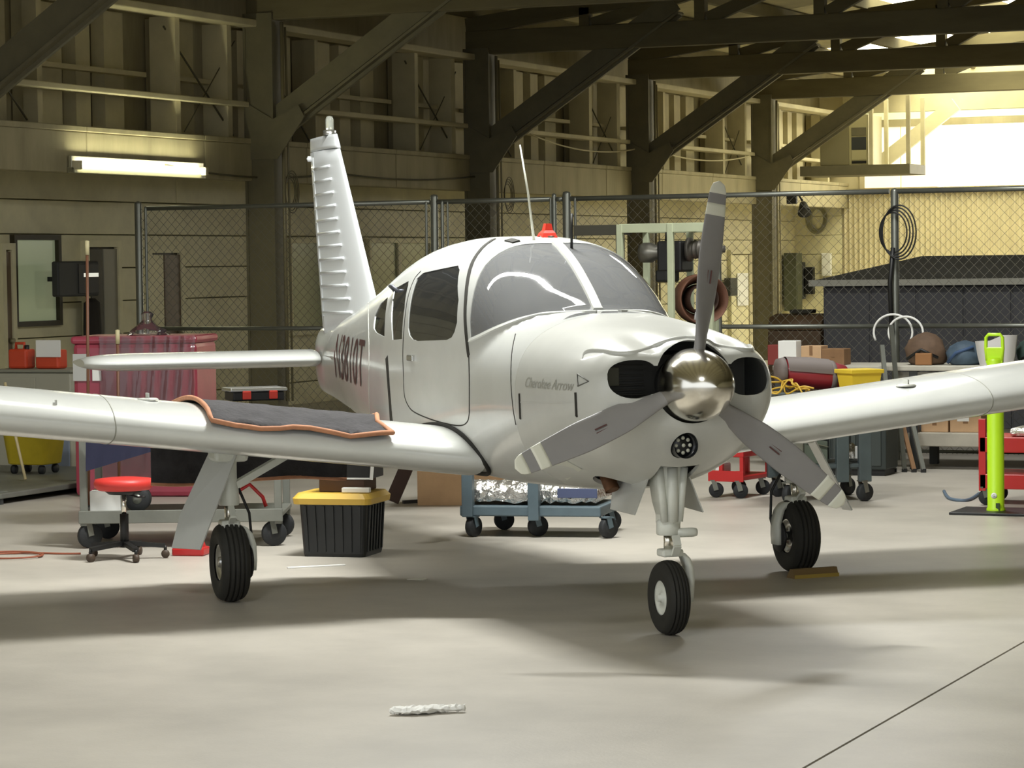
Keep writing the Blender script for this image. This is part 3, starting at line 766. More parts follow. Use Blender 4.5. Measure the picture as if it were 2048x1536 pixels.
# ---- landing gear
def tire_mesh(r, w_, name, grooves=(-.5, -.17, .17, .5)):
    prof = []
    rim = r * .46
    n = 84
    for i in range(n + 1):
        a = -PI / 2 * 1.28 + PI * 1.28 * i / n
        x = math.copysign(abs(math.sin(min(max(a, -PI / 2), PI / 2))) ** 1.0, math.sin(a)) * w_ / 2 if abs(a) <= PI / 2 else math.copysign(w_ / 2 * (1 - (abs(a) - PI / 2) * .35), a)
        c = max(math.cos(a), 0); rr = rim + (r - rim) * (.42 + .58 * c ** .55) if abs(a) <= PI / 2 else rim + (r - rim) * .42 * (1 - (abs(a) - PI / 2) / .45)
        for g in grooves:
            if abs(x / (w_ / 2) - g) < .05: rr -= .014
        prof.append((rr, x))
    return MB().lathe(prof, (0, 0, 0), (0, 1, 0), 48).mesh(name, M_tire)
def rim_mesh(r, w_, name, m):
    f = r * .47
    return MB().lathe([(0, w_ * .40), (f * .28, w_ * .40), (f * .30, w_ * .30), (f * .72, w_ * .26), (f * .86, w_ * .36), (f * 1.02, w_ * .40), (f * 1.02, -w_ * .40), (f * .86, -w_ * .36), (f * .72, -w_ * .26), (f * .3, -w_ * .3), (f * .28, -w_ * .4), (0, -w_ * .4)], (0, 0, 0), (0, 1, 0), 32).mesh(name, m)
TN, TM_ = .1735, .206
SN, SM, LM = .356, 2.49, 1.597
tn = tire_mesh(TN, .104, 'tire'); tmn = tire_mesh(TM_, .150, 'tire')
rn = rim_mesh(TN, .104, 'wheel_hub', M_gearw); rm = rim_mesh(TM_, .150, 'wheel_hub', M_steel)
# nose leg
ng = MB()
ng.loft([[(SN + .0 + a, b, z) for a, b in ((-.05 * k, -.072 * g), (-.062 * k, 0), (-.05 * k, .072 * g), (.05 * k, .072 * g), (.06 * k, 0), (.05 * k, -.072 * g))] for z, k, g in ((.80, 1.0, 1.0), (.70, 1.0, 1.0), (.62, .95, .85), (.56, .9, .62), (.52, .95, .60))], smooth=False)
for y_ in (-.045, .045): ng.tube([(SN - .05, y_ * 1.35, .78), (SN - .048, y_ * .8, .53)], [.02, .018], 10)
ng.tube([(SN - .058, 0, .78), (SN - .055, 0, .53)], .026, 12)
ngo = ng.build('nose_leg', M_gearw, ac)
MB().lathe([(.05, .465), (.056, .47), (.056, .525), (.048, .535)], (SN, 0, 0), (0, 0, 1), 20).build('leg_collar', M_gearw, ngo)
MB().cyl((SN, 0, .38), (SN, 0, .49), .022, 16).build('oleo_piston', M_chrome, ngo)
sc_ = MB(); sc_.bar((SN - .06, -.012, .465), (SN - .085, -.012, .42), .035, .014, up=(1, 0, 0)); sc_.bar((SN - .085, -.012, .42), (SN - .05, -.012, .375), .035, .014, up=(1, 0, 0)); sc_.build('scissor_link', M_gearw, ngo)
MB().lathe([(.0, -.13), (.018, -.128), (.022, -.11), (.022, -.03), (.012, -.025), (.012, 0)], (SN - .03, 0, .475), (0, 1, 0), 14).build('shimmy_damper', M_gearw, ngo)
fk = MB()
fk.bbox(SN - .045, SN + .045, -.06, .045, .365, .40, .01)
fk.loft([[(SN + a * .04, y_ + b * .013, z) for a, b in ((-1, -1), (1, -1), (1, 1), (-1, 1))] for y_, z in ((-.025, .388), (-.055, .38), (-.080, .355), (-.096, .315), (-.101, .26), (-.097, .20), (-.092, .150))])
fk.cyl((SN, -.1, TN), (SN, .06, TN), .016, 12)
fk.build('nose_fork', M_gearw, ngo)
inst('tire', tn, ngo, (SN, 0, TN)); inst('wheel_hub', rn, ngo, (SN, 0, TN))
# nose gear doors: curved panels hanging either side of the leg
def door_panel(pts, th, name, m, parent):
    q = [Vector(p) for p in pts]; n = (q[1] - q[0]).cross(q[-1] - q[0]).normalized() * th / 2
    k = len(q); return MB().add([p - n for p in q] + [p + n for p in q], [tuple(reversed(range(k))), tuple(range(k, 2 * k))] + [(i, (i + 1) % k, (i + 1) % k + k, i + k) for i in range(k)]).build(name, m, parent)
door_panel([(.34, .10, .735), (.33, .175, .565), (.62, .185, .57), (.72, .13, .70), (.72, .11, .72)], .006, 'nose_gear_door', M_whiteold, ac)
door_panel([(.34, -.10, .735), (.33, -.165, .565), (.62, -.175, .57), (.72, -.13, .70), (.72, -.11, .72)], .006, 'nose_gear_door', M_whiteold, ac)
# main legs
def main_gear(sg):
    l = sg * LM; zt = wing_z(SM, l, False)
    g = MB(); g.lathe([(.05, .50), (.056, .51), (.052, .58), (.044, .62), (.044, zt + .05)], (SM, l, 0), (0, 0, 1), 16)
    go = g.build('main_leg', M_gearw, ac)
    MB().bbox(SM - .09, SM + .09, l - .09, l + .09, zt - .06, zt + .03, .02).build('trunnion', M_gearw, go)
    MB().bar((SM, l - sg * .03, .60), (SM + .05, l - sg * .42, zt + .01), .05, .035).build('side_brace', M_gearw, go)
    MB().cyl((SM, l, .40), (SM, l, .52), .024, 14).build('oleo_piston', M_chrome, go)
    k = MB(); k.bar((SM - .04, l, .50), (SM - .10, l, .45), .03, .016, up=(1, 0, 0)); k.bar((SM - .10, l, .45), (SM - .04, l, .41), .03, .016, up=(1, 0, 0)); k.build('scissor_link', M_gearw, go)
    f_ = MB(); f_.bbox(SM - .05, SM + .05, l - .05, l + .05, .375, .425, .012)
    f_.loft([[(SM + a * .045, l - sg * (y_ + b * .014), z) for a, b in ((-1, -1), (1, -1), (1, 1), (-1, 1))] for y_, z in ((.03, .40), (.07, .385), (.10, .35), (.118, .29), (.12, .21), (.115, .16))])
    f_.cyl((SM, l - sg * .13, TM_), (SM, l, TM_), .02, 12); f_.build('axle_arm', M_gearw, go)
    MB().lathe([(.0, -.008), (.085, -.008), (.09, 0), (.085, .008), (0, .008)], (SM, l - sg * .10, TM_), (0, 1, 0), 24).build('brake_disc', M_black, go)
    inst('tire', tmn, go, (SM, l, TM_)); inst('wheel_hub', rm, go, (SM, l, TM_))
    MB().tube([(SM + .02, l - sg * .05, .60), (SM + .06, l - sg * .12, .45), (SM + .05, l - sg * .13, .30), (SM + .02, l - sg * .12, .22)], .008, 6).build('brake_hose', M_black, go)
    # leg door: long panel splayed outboard
    t0 = wing_z(SM, l + sg * .05, False)
    if sg < 0: door_panel([(SM - .09, l - .06, t0 - .012), (SM - .09, l - .30, .34), (SM + .09, l - .33, .33), (SM + .12, l - .10, t0 - .012)], .008, 'leg_door', M_whiteold, go)
    else: door_panel([(SM - .10, l - sg * .03, t0 - .012), (SM - .10, l + sg * .175, .285), (SM + .06, l + sg * .29, .285), (SM + .08, l + sg * .24, .45), (SM + .08, l + sg * .075, t0 - .012)], .008, 'leg_door', M_whiteold, go)
    return go
main_gear(1); main_gear(-1)
# ---- cabin fittings
fl_ = MB().box(1.0, 3.3, -.40, .40, .745, .765).build('cabin_floor', M_inner, ac)
gs = MB(); gs.loft([[(s_, l_ * side_l(s_, 1.42) * .93, z_ + (1.46 - z_) * (1 - l_ * l_)) for l_ in [i / 8 - 1 for i in range(17)]] for s_, z_ in ((1.2, 1.36), (1.35, 1.37), (1.5, 1.375), (1.56, 1.36))], closed=False); gs.build('glare_shield', mat('shield_grey', (96, 98, 100), .8), ac)
MB().bbox(1.54, 1.58, -.46, .46, 1.08, 1.38, .01).build('instrument_panel', M_black, ac)
yk = MB(); yk.tube([(1.58, 0, 0), (1.80, 0, 0)], .012, 8); yk.tube([(1.8, -.14, .10), (1.8, -.15, .0), (1.8, -.05, -.02), (1.8, .05, -.02), (1.8, .15, 0), (1.8, .14, .10)], .012, 8); yk = yk.mesh('control_yoke', M_black)
for l in (.24, -.24): inst('control_yoke', yk, ac, (0, l, 1.24))
def seat_():
    m = MB(); m.bbox(-.24, .24, -.21, .21, .92, 1.05, .04)
    m.loft([[(.22 + (z - 1.0) * .28 + a * .05, b * w2, z) for a, b in ((-1, -1), (-1.2, 0), (-1, 1), (1, 1), (1.2, 0), (1, -1))] for z, w2 in ((1.0, .20), (1.2, .21), (1.4, .20), (1.5, .17))])
    m.bbox(.34, .41, -.11, .11, 1.53, 1.66, .025); m.box(.36, .385, -.05, -.03, 1.48, 1.55); m.box(.36, .385, .03, .05, 1.48, 1.55); m.bbox(-.2, .2, -.17, .17, .74, .93, .01)
    return m.mesh('seat', M_seat)
sm_ = seat_()
for s_, l in ((2.05, .25), (2.05, -.25), (2.95, .22), (2.95, -.22)): inst('seat', sm_, ac, (s_, l, -.06 if s_ < 2.5 else -.12))
MB().tube([(1.62, .30, 1.40), (1.66, .33, 1.47), (1.72, .33, 1.47)], .03, 8).build('headset', mat('headset_blue', (58, 66, 104), .6), ac)

# ---- antennas and roof fittings
q = top_line(2.25, 2.26, 0, 1)[0]
h1 = hit(1069, 480)
_o, _d = ac_ray(1040, 290); h2 = _o + _d * ((h1.x + .12 - _o.x) / _d.x)
MB().tube([h1 - Vector((0, 0, .03)), h1.lerp(h2, .5) + Vector((-.012, 0, 0)), h2], [.008, .006, .004], 8).build('whip_antenna', M_tipw, ac)
MB().tube([(1.80, -.055, 1.80), (1.80, -.06, 1.98)], [.008, .005], 8).build('temperature_probe', M_black, ac)
bc = MB().lathe([(.05, 0), (.052, .014), (.03, .02)], (2.15, -.05, 1.855), (0, 0, 1), 18).build('beacon_base', M_steel, ac)
MB().loft([[(2.15 + a * k, -.05 + b * k * .8, z) for a, b in ((-1, -.9), (1, -.9), (1, 1.2), (-1, 1.2))] for z, k in ((1.862, .05), (1.885, .04), (1.90, .026), (1.935, .018))], smooth=False).build('red_cover', mat('red_cover', (226, 58, 40), .5), ac)
strip_on([P(s_, math.pi / 2 - .25) for s_ in (1.96, 2.02, 2.08)], .05, .008, 'vent_scoop', M_line)

# ---- markings
def surf_text(txt, s0, s1, z0, z1, name, m, off=.004, shear=0.0, ztilt=0.0):
    cu = bpy.data.curves.new('t', 'FONT'); cu.body = txt; cu.shear = shear; cu.resolution_u = 3
    o = bpy.data.objects.new('t', cu); COL.objects.link(o)
    me = bpy.data.meshes.new_from_object(o.evaluated_get(bpy.context.evaluated_depsgraph_get())); bpy.data.objects.remove(o)
    bm = bmesh.new(); bm.from_mesh(me); bmesh.ops.triangulate(bm, faces=bm.faces)
    bmesh.ops.subdivide_edges(bm, edges=bm.edges[:], cuts=1)
    xs = [v.co.x for v in bm.verts]; ys = [v.co.y for v in bm.verts]; x0, x1, y0, y1 = min(xs), max(xs), min(ys), max(ys)
    for v in bm.verts:
        a = (v.co.x - x0) / (x1 - x0); b = (v.co.y - y0) / (y1 - y0); s_ = s0 + (s1 - s0) * a; z_ = z0 + (z1 - z0) * b + ztilt * a
        v.co = (s_, side_l(s_, z_) + off, z_)
    bm.to_mesh(me); bm.free(); me.materials.clear(); me.materials.append(m)
    o = bpy.data.objects.new(name, me); COL.objects.link(o); o.parent = ac
    return o
n0 = hit(671, 735); n1 = hit(727, 740)
surf_text('N3810T', n0.x, n1.x, 1.02, 1.30, 'registration_lettering', M_reg)
c0 = hit(1052, 765); c1 = hit(1150, 765)
surf_text('Cherokee Arrow', c0.x, c1.x, c0.z - .022, c0.z + .026, 'script_lettering', mat('script_grey', (160, 160, 152), .5), shear=.35)
ar = [hit(u, v) for u, v in ((1156, 748), (1178, 763), (1157, 772))]
if all(ar): MB().tube([p + Vector((0, .003, 0)) for p in ar], .004, 6, closed=True).build('arrow_mark', mat('arrow_grey', (110, 110, 104), .5), ac)
# ================================================================== THINGS
def frame_at(p, q):
    """origin p, x axis toward q on the floor, y axis away from the camera"""
    d = (q - p); return math.atan2(d.y, d.x), math.hypot(d.x, d.y)
def cyc(pts): return pts + [pts[0]]
M_orange = mat('orange_binding', (188, 132, 98), .8, var=.15, scale=20)
M_mat = mat('black_quilt', (62, 60, 62), .9, var=.3, scale=10, bump=.4, bscale=40)
M_galv = mat('galvanised', (126, 128, 120), .4, metal=.7, var=.1, scale=8)
M_wire = mat('fence_wire', (116, 114, 102), .5, metal=.3)
M_greyst = mat('grey_steel', (122, 124, 116), .5, metal=.2, var=.1, scale=6)
M_dkgrey = mat('dark_grey', (60, 62, 62), .6)
M_red = mat('red_enamel', (186, 40, 40), .35)
M_reds = mat('red_vinyl', (206, 56, 50), .45)
M_rub = mat('caster_rubber', (36, 38, 40), .7)
M_card = mat('cardboard', (204, 168, 130), .85, var=.12, scale=4)
M_cardd = mat('cardboard_dark', (140, 106, 74), .85, var=.15, scale=4)
M_paper = mat('white_paper', (240, 240, 236), .8)
M_foil = mat('silver_foil', (214, 212, 206), .22, metal=.9, bump=1.0, bscale=26)
M_yel = mat('yellow_plastic', (232, 200, 60), .4)
M_film = glassmat('clear_film', (250, 248, 248), 0.05, 1.0, (230, 222, 222))

# ---- black quilted mat over the right wing, draped behind
front = [(408, 806), (416, 830), (424, 862), (470, 873), (520, 880), (560, 888), (585, 896), (620, 900), (660, 899), (700, 895), (740, 889), (785, 881), (772, 866), (755, 853)]
wp = [whit(u, v) for u, v in front]; wp = [(p.x, p.y) for p in wp if p]
l_out = wp[0][1] if wp else 1.95
poly = [(3.26, wp[0][1])] + wp + [(2.35, max(wp[-1][1] - .12, .66)), (3.26, .74)]
bm = bmesh.new()
f = bm.faces.new([bm.verts.new((a, b, 0)) for a, b in poly])
bmesh.ops.triangulate(bm, faces=[f])
for ax, lo, hi in ((0, 1.5, 3.3), (1, .4, 2.2)):
    t = lo
    while t < hi:
        no = (1, 0, 0) if ax == 0 else (0, 1, 0); co = (t, 0, 0) if ax == 0 else (0, t, 0)
        bmesh.ops.bisect_plane(bm, geom=bm.verts[:] + bm.edges[:] + bm.faces[:], plane_co=co, plane_no=no); t += .05
for v in bm.verts:
    z = wing_z(v.co.x, v.co.y, True); v.co.z = z + .024 + .030 * max(0, 1 - (v.co.x - le_s(v.co.y)) / .07) + .004 * math.sin(v.co.x * 23) * math.sin(v.co.y * 31)
mm = MB(); bm.verts.index_update(); mm.add([v.co[:] for v in bm.verts], [[v.index for v in f.verts] for f in bm.faces], True); bm.free()
def on_ac(name, label, cat):
    o = thing(name, label, cat, AC_O, AC_RZ); return o
wm = on_ac('wing_mat', 'black quilted mat with orange edge binding laid over the wing', 'mat')
top = mm.build('mat_top', M_mat, wm); sd = top.modifiers.new('s', 'SOLIDIFY'); sd.thickness = .008
# rear drape
def drape(l0, l1, z1, n=30):
    rows = []
    for i in range(n + 1):
        l = l0 + (l1 - l0) * i / n; zt = wing_z(3.28, l, True) + .026; w_ = .02 * math.sin(l * 9) + .012 * math.sin(l * 21)
        rows.append([(3.24, l, zt), (3.30, l, zt - .004), (3.325, l, zt - .03), (3.335 + w_, l, (zt + z1) / 2), (3.34 + w_ * 1.5, l, z1 + .012 * math.sin(l * 7))])
    return rows
rows = drape(wp[0][1], .74, .56); d = MB().loft(rows, closed=False).build('mat_drape', M_mat, wm); sd = d.modifiers.new('s', 'SOLIDIFY'); sd.thickness = .012
MB().tube([r[-1] for r in rows], .014, 8).build('edge_binding', M_orange, wm)
ring = [Vector((a, b, wing_z(a, b, True) + .02)) for a, b in poly]
dense = []
for i in range(len(ring)):
    a, b = ring[i], ring[(i + 1) % len(ring)]; k = max(1, int((b - a).length / .06))
    for j in range(k):
        p = a.lerp(b, j / k); _k = max(0, 1 - (p.x - le_s(p.y)) / .07); dense.append(Vector((p.x - .012 * _k, p.y, wing_z(p.x, p.y, True) + .026 + .03 * _k)))
dense = [p for p in dense if p.x < 3.25]
MB().tube(dense[0:], .013, 8).build('edge_binding', M_orange, wm)
# instrument case on the mat
h1 = whit(480, 806)
if h1 is None: h1 = Vector((2.7, 1.45, wing_z(2.7, 1.45, True)))
cx, cl = 2.5, h1.y; cz = wing_z(cx, cl, True) + .058
kc = thing('instrument_case', 'small black case with two red latches and silver lid on wing mat', 'case', AC_O + Matrix.Rotation(AC_RZ, 3, 'Z') @ Vector((cx, cl, cz)), AC_RZ)
MB().bbox(-.10, .10, -.135, .135, 0, .045, .006).build('case_body', M_black, kc)
MB().bbox(-.11, .11, -.15, .15, .047, .066, .006).build('case_lid', M_steel, kc)
for l in (.065, -.075): MB().bbox(-.115, -.098, l - .022, l + .022, .008, .05, .004).build('latch', mat('latch_red', (214, 60, 44), .4), kc)

# ---- chain link fence
FY = 23.36
fx0 = ony(284, 500, FY).x; fx1 = -4.2
fe = thing('chain_link_fence', 'long chain-link fence with steel posts and rails behind the aeroplane', 'fence', (fx0, FY, 0))
def fpost(u, v, r, y=FY):
    p = ony(u, v, y); MB().lathe([(r, -.0), (r, p.z - .02), (r * .8, p.z), (0, p.z + .008)], (p.x - fx0, y - FY, 0), (0, 0, 1), 14).build('post', M_galv, fe)
for u, v, r in ((276, 404, .036), (868, 390, .036), (1108, 388, .022), (1133, 384, .038), (1789, 378, .034)): fpost(u, v, r)
for u, v, r in ((291, 414, .014), (852, 404, .012), (884, 402, .016), (895, 404, .010), (1101, 396, .010), (1150, 396, .012), (1437, 392, .02)): fpost(u, v, r, FY - .02)
def fz(u, v): return ony(u, v, FY).z
zt_, zm_ = 2.305, 1.152
cuts = [ony(u, 500, FY).x for u in (288, 868, 1108, 1133)] + [-6.44, fx1]
for i in range(len(cuts) - 1):
    for z, r in ((zt_, .022), (zm_, .02), (.08, .014)):
        MB().cyl((cuts[i] + .03 - fx0, 0, z), (cuts[i + 1] - .03 - fx0, 0, z), r, 10).build('rail', M_galv, fe)
m = MB(); L = fx1 - fx0; sp_ = .088; z0, z1 = .06, zt_; H = z1 - z0
k = -int(H / sp_) - 1
while k * sp_ < L:
    for sg in (1, -1):
        # wire x = k*sp + (z-z0)  (or mirrored), clipped to 0..L
        a = k * sp_ if sg > 0 else k * sp_ + H; lo, hi = 0.0, H
        if sg > 0: lo, hi = max(0, -a), min(H, L - a)
        else: lo, hi = max(0, a - L), min(H, a)
        if hi - lo > .02: m.tube([(a + sg * lo, .004 * sg, z0 + lo), (a + sg * hi, .004 * sg, z0 + hi)], .0018, 4, caps=False)
    k += 1
m.build('chain_mesh', M_wire, fe)['kind'] = 'stuff'
# black cable bundle on the fence post by the shed
pc = ony(1787, 460, FY - .06)
cb = MB()
for i in range(4):
    cb.tube([(pc.x + .12 * math.cos(t) * (1 + .08 * i) + .02 * i, FY - .07 - .01 * i, pc.z - .02 + (.17 + .02 * i) * math.sin(t)) for t in [2 * PI * j / 30 for j in range(30)]], .007, 6, closed=True)
cb.tube([(pc.x, FY - .08, pc.z - .15), (pc.x - .03, FY - .08, pc.z - .45), (pc.x - .02, FY - .07, pc.z - .9)], .02, 8)
cb.build('cable_coil', M_black, label='black cable coiled and hung on the tall fence post', category='cable')
hs = MB()
for du, r_ in ((1786, .17), (1815, .15)):
    p = ony(du, 660, FY - .14)
    hs.tube([(p.x + r_ * math.cos(t), FY - .14 - (du - 1786) * .002, p.z - .02 + r_ * .9 * math.sin(t)) for t in [PI * 1.15 - PI * 1.35 * j / 20 for j in range(21)]] + [(p.x + r_ * .9, FY - .13, .98)], .010, 8)
hs.build('white_hose', M_paper, label='white hose looped over the fence beside the grey shed', category='hose')

# ---- left corner: platform, yellow mop bucket, cabinet with orange cans
yb = onz(60, 1012).y; xb = onz(128, 1012).x
pf = thing('tread_platform', 'low steel tread platform under the yellow bucket', 'platform', (xb - 1.2, yb, 0))
MB().bbox(-1.6, .70, 0, 2.6, .045, .085, .008).build('tread_plate', M_greyst, pf)
MB().box(-1.55, .68, .03, .06, 0, .045).build('front_skirt', M_dkgrey, pf); MB().box(-1.55, .68, 2.5, 2.55, 0, .045).build('rear_skirt', M_dkgrey, pf)
st = MB()
for i in range(48):
    for j in range(3): st.bar((-1.5 + i * .045, .04 + j * .05 + (i % 2) * .02, .087), (-1.475 + i * .045, .06 + j * .05 + (i % 2) * .02, .087), .008, .006)
s_ = st.build('tread_pattern', M_greyst, pf); s_['kind'] = 'stuff'
bk = onz(40, 950, .085)
yk_ = thing('mop_bucket', 'yellow plastic mop bucket standing on the tread platform', 'bucket', (bk.x, bk.y + .22, .085))
bb = MB(); bb.loft([[(a * w_, b * d_, z) for a, b in [(math.copysign(abs(math.cos(t)) ** .35, math.cos(t)), math.copysign(abs(math.sin(t)) ** .35, math.sin(t))) for t in [2 * PI * i / 28 for i in range(28)]]] for z, w_, d_ in ((.075, .17, .14), (.085, .185, .15), (.40, .225, .19), (.415, .24, .205), (.44, .24, .205))]); bb.build('bucket_body', mat('bucket_yellow', (214, 190, 50), .45, var=.12, scale=5), yk_)
for a in (-.13, .13):
    for b in (-.1, .1): MB().lathe([(.0, -.015), (.036, -.015), (.036, .015), (0, .015)], (a, b, .036), (1, 0, 0), 14).build('caster', M_rub, yk_)
hp = MB().tube([(-.20, -.2, .44), (-.16, -.24, .62), (.16, -.24, .62), (.2, -.2, .44)], .008, 8); hp.build('bail_handle', M_galv, yk_)
a = onz(54, 962, .085); b = ony(33, 868, a.y + .05)
MB().tube([a + Vector((0, -.02, .012)), b + Vector((0, -.02, 0)), b + (b - a) * 1.1], .012, 8).build('broom_handle', mat('pale_wood', (200, 184, 140), .6), label='thin wooden broom handle leaning on the yellow mop bucket', category='broom')
ca = onz(112, 948)
cb_ = thing('grey_cabinet', 'pale grey cabinet with a blue side below the orange cans', 'cabinet', (ca.x, ca.y, 0))
MB().bbox(-.62, .16, 0, .5, .0, .86, .012).build('cabinet_body', mat('cabinet_grey', (170, 168, 152), .5), cb_)
MB().bbox(-.64, .18, -.02, .52, .86, .885, .006).build('cabinet_top', mat('cabinet_top', (140, 140, 126), .5), cb_)
MB().bbox(-.16, .145, -.014, 0, .04, .52, .006).build('cabinet_door', mat('door_blue', (140, 152, 172), .5), cb_)
MB().bbox(-.60, -.18, -.014, 0, .04, .82, .006).build('cabinet_door', mat('cabinet_grey', (170, 168, 152), .5), cb_)
def can(u0, v0, u1, v1, yy, lab, tag_paper):
    p = ony(u0, v1, yy); q = ony(u1, v0, yy); w_ = q.x - p.x; h_ = q.z - p.z; z0 = .886
    c = thing('fuel_can', lab, 'can', (p.x + w_ / 2, yy, z0))
    mo = mat('can_orange', (208, 74, 44), .5, var=.1)
    MB().bbox(-w_ / 2, w_ / 2, -.06, .09, 0, h_ * .74, .02).build('can_body', mo, c)
    MB().tube([(-w_ * .25, 0, h_ * .72), (-w_ * .25, 0, h_ * .95), (w_ * .2, 0, h_ * .95), (w_ * .2, 0, h_ * .72)], .014, 8).build('can_handle', mo, c)
    MB().lathe([(.022, 0), (.022, .035), (0, .037)], (w_ * .33, 0, h_ * .73), (0, 0, 1), 12).build('can_cap', M_black, c)
    if tag_paper: MB().bbox(-w_ / 2 + .02, w_ / 2 + .03, -.075, -.068, h_ * .45, h_ * 1.1, .002).build('paper_notice', M_paper, c)
yc_ = ca.y + .2
can(24, 692, 60, 745, yc_, 'orange can with no paper on it standing on grey cabinet', False)
can(78, 690, 124, 742, yc_, 'orange can with white paper notice on grey cabinet', True)

# ---- grey frame cart with the maroon wrapped crate
p = onz(160, 1097); q = onz(548, 1092); an, Lc = frame_at(p, q)
gc = thing('frame_cart', 'grey steel frame cart on casters behind the red-seated stool', 'cart', p, an)
DC = .62
def post_(x, y, z0, z1, name='post', m=M_greyst, w_=.045): return MB().bbox(x - w_ / 2, x + w_ / 2, y - w_ / 2, y + w_ / 2, z0, z1, .004).build(name, m, gc)
for x in (.03, Lc + .03):
    for y in (0, DC): post_(x, y, .14, .72)
MB().bbox(.0, Lc + .06, -.03, DC + .03, .185, .215, .006).build('lower_deck', M_greyst, gc)
MB().bbox(.0, Lc + .06, -.035, -.02, .155, .235, .004).build('deck_lip', M_greyst, gc)
MB().bbox(.0, Lc + .06, -.03, DC + .03, .70, .73, .006).build('upper_deck', M_dkgrey, gc)
def caster(parent, x, y, r=.075, rot=.0, wm_=M_rub, hm=M_galv, top=.15, name='caster'):
    w_ = MB().lathe([(.0, -.02), (r * .5, -.022), (r * .55, -.018), (r * .92, -.024), (r, -.014), (r, .014), (r * .92, .024), (r * .55, .018), (r * .5, .022), (0, .02)], (0, 0, 0), (0, 1, 0), 24).build(name, wm_, parent)
    w_.location = (x, y, r); w_.rotation_euler = (0, 0, rot)
    f_ = MB()
    for s in (-1, 1): f_.bar((0, s * .03, -.0), (-.02, s * .03, top - r), .035, .006, up=(0, 1, 0))
    f_.box(-.045, .02, -.034, .034, top - r - .008, top - r); f_.build('caster_fork', hm, w_); return w_
for x, y, r_ in ((.06, .02, .5), (Lc, .02, .3), (.08, DC, .2), (Lc, DC, -.3)): caster(gc, x, y, .078, r_, M_rub, M_galv, .185)
# maroon wrapped crate standing on the floor behind the cart
M_mar = mat('maroon_vinyl', (160, 62, 80), .4, var=.14, scale=4, coat=.2)
pw = onz(150, 994); qw = onz(396, 994); anw, wr_ = frame_at(pw, qw)
cr = thing('wrapped_crate', 'tall maroon crate wrapped in clear plastic film behind the frame cart', 'crate', pw, anw)
zt0 = ony(250, 672, pw.y + .1).z
MB().bbox(0, wr_, 0, .62, 0.0, zt0 - .05, .04).build('crate_body', M_mar, cr)
MB().bbox(-.012, wr_ + .012, -.015, .635, zt0 - .06, zt0, .025).build('crate_lid', M_mar, cr)
for u0, u1, v0, v1, mm_ in ((147, 176, 708, 762, mat('label_grey', (186, 186, 182), .5)), (182, 197, 728, 762, M_paper)):
    _q0, _q1 = ony(u0, v1, pw.y), ony(u1, v0, pw.y)
    x0_, x1_ = (_q0 - pw).length * 0 + _q0.x - pw.x, _q1.x - pw.x
    MB().bbox(max(x0_, .01), max(x1_, .05), -.022, -.002, _q0.z, _q1.z, .002).build('crate_label', mm_, cr)
fm = MB(); rows = []
for i in range(40):
    f_ = i / 39; x = .22 + f_ * (wr_ - .22)
    rows.append([(x + .006 * math.sin(j * 1.7 + i), -.022 - .007 * math.sin(i * 1.1 + j * .5) * (.3 + f_), zt0 - (zt0 - .15) * j / 12) for j in range(13)])
fm.loft(rows, closed=False); fm.build('plastic_film', M_film, cr)
kn = MB(); kn.loft([[(.52 + r_ * math.cos(t) * (1 + .25 * math.sin(5 * t + z * 40)), .25 + r_ * math.sin(t) * .8, zt0 + z) for t in [2 * PI * k / 18 for k in range(18)]] for z, r_ in ((.0, .15), (.04, .12), (.08, .06), (.12, .03), (.16, .045), (.18, .02))]); kn.build('film_knot', M_film, cr)
# navy cloth, pink film and odds and ends on the lower deck
cl = MB(); cl.loft([[(.06 + .42 * i / 20, -.085 + .012 * math.sin(i * 1.2 + j), .735 - j * (.05 - .0012 * i)) for j in range(6)] for i in range(21)], closed=False)
c_ = cl.build('navy_cloth', mat('navy_cloth', (40, 42, 66), .9), label='dark navy cloth hanging from the frame cart', category='cloth'); c_.location = p; c_.rotation_euler = (0, 0, an)
wbx = thing('white_carton', 'white carton on the lower deck of the frame cart', 'carton', p + Matrix.Rotation(an, 3, 'Z') @ Vector((.16, .12, .216)), an)
MB().bbox(-.10, .09, -.08, .12, 0, .135, .004).build('carton_body', M_paper, wbx); MB().box(-.10, .09, .015, .025, .1352, .137).build('carton_tape', M_card, wbx)
rl = thing('tyre_roll', 'black rubber roll standing on the frame cart beside the white carton', 'roll', p + Matrix.Rotation(an, 3, 'Z') @ Vector((.35, .12, .216)), an)
MB().lathe([(.03, -.05), (.075, -.05), (.08, -.04), (.08, .04), (.075, .05), (.03, .05), (.03, -.05)], (0, 0, .08), (0, 1, 0), 24).build('roll_body', M_rub, rl)
MB().lathe([(.0, -.052), (.03, -.052), (.03, .052), (0, .052)], (0, 0, .08), (0, 1, 0), 16).build('roll_core', M_galv, rl)
dr = thing('power_drill', 'black power drill lying on the frame cart', 'drill', p + Matrix.Rotation(an, 3, 'Z') @ Vector((.80, .06, .216)), an)
MB().lathe([(.0, 0), (.035, .01), (.04, .05), (.035, .12), (.02, .14), (.012, .17), (.012, .2), (0, .2)], (-.05, 0, .19), (.9, 0, .25), 14).build('drill_body', M_black, dr)
MB().bar((.0, 0, .18), (-.05, 0, .02), .04, .05, up=(1, 0, 0)).build('drill_grip', M_black, dr); MB().bbox(-.09, .01, -.03, .03, 0, .035, .008).build('battery', M_dkgrey, dr)
tg = MB().tube([(.0, 0, .0), (.05, .01, .10), (.12, .0, .14), (.2, .0, .06), (.22, 0, .0)], .012, 8)
o = tg.build('red_hose', M_red, label='short red hose curled on the right end of the frame cart deck', category='hose'); o.location = p + Matrix.Rotation(an, 3, 'Z') @ Vector((.92, .2, .229)); o.rotation_euler = (0, 0, an)

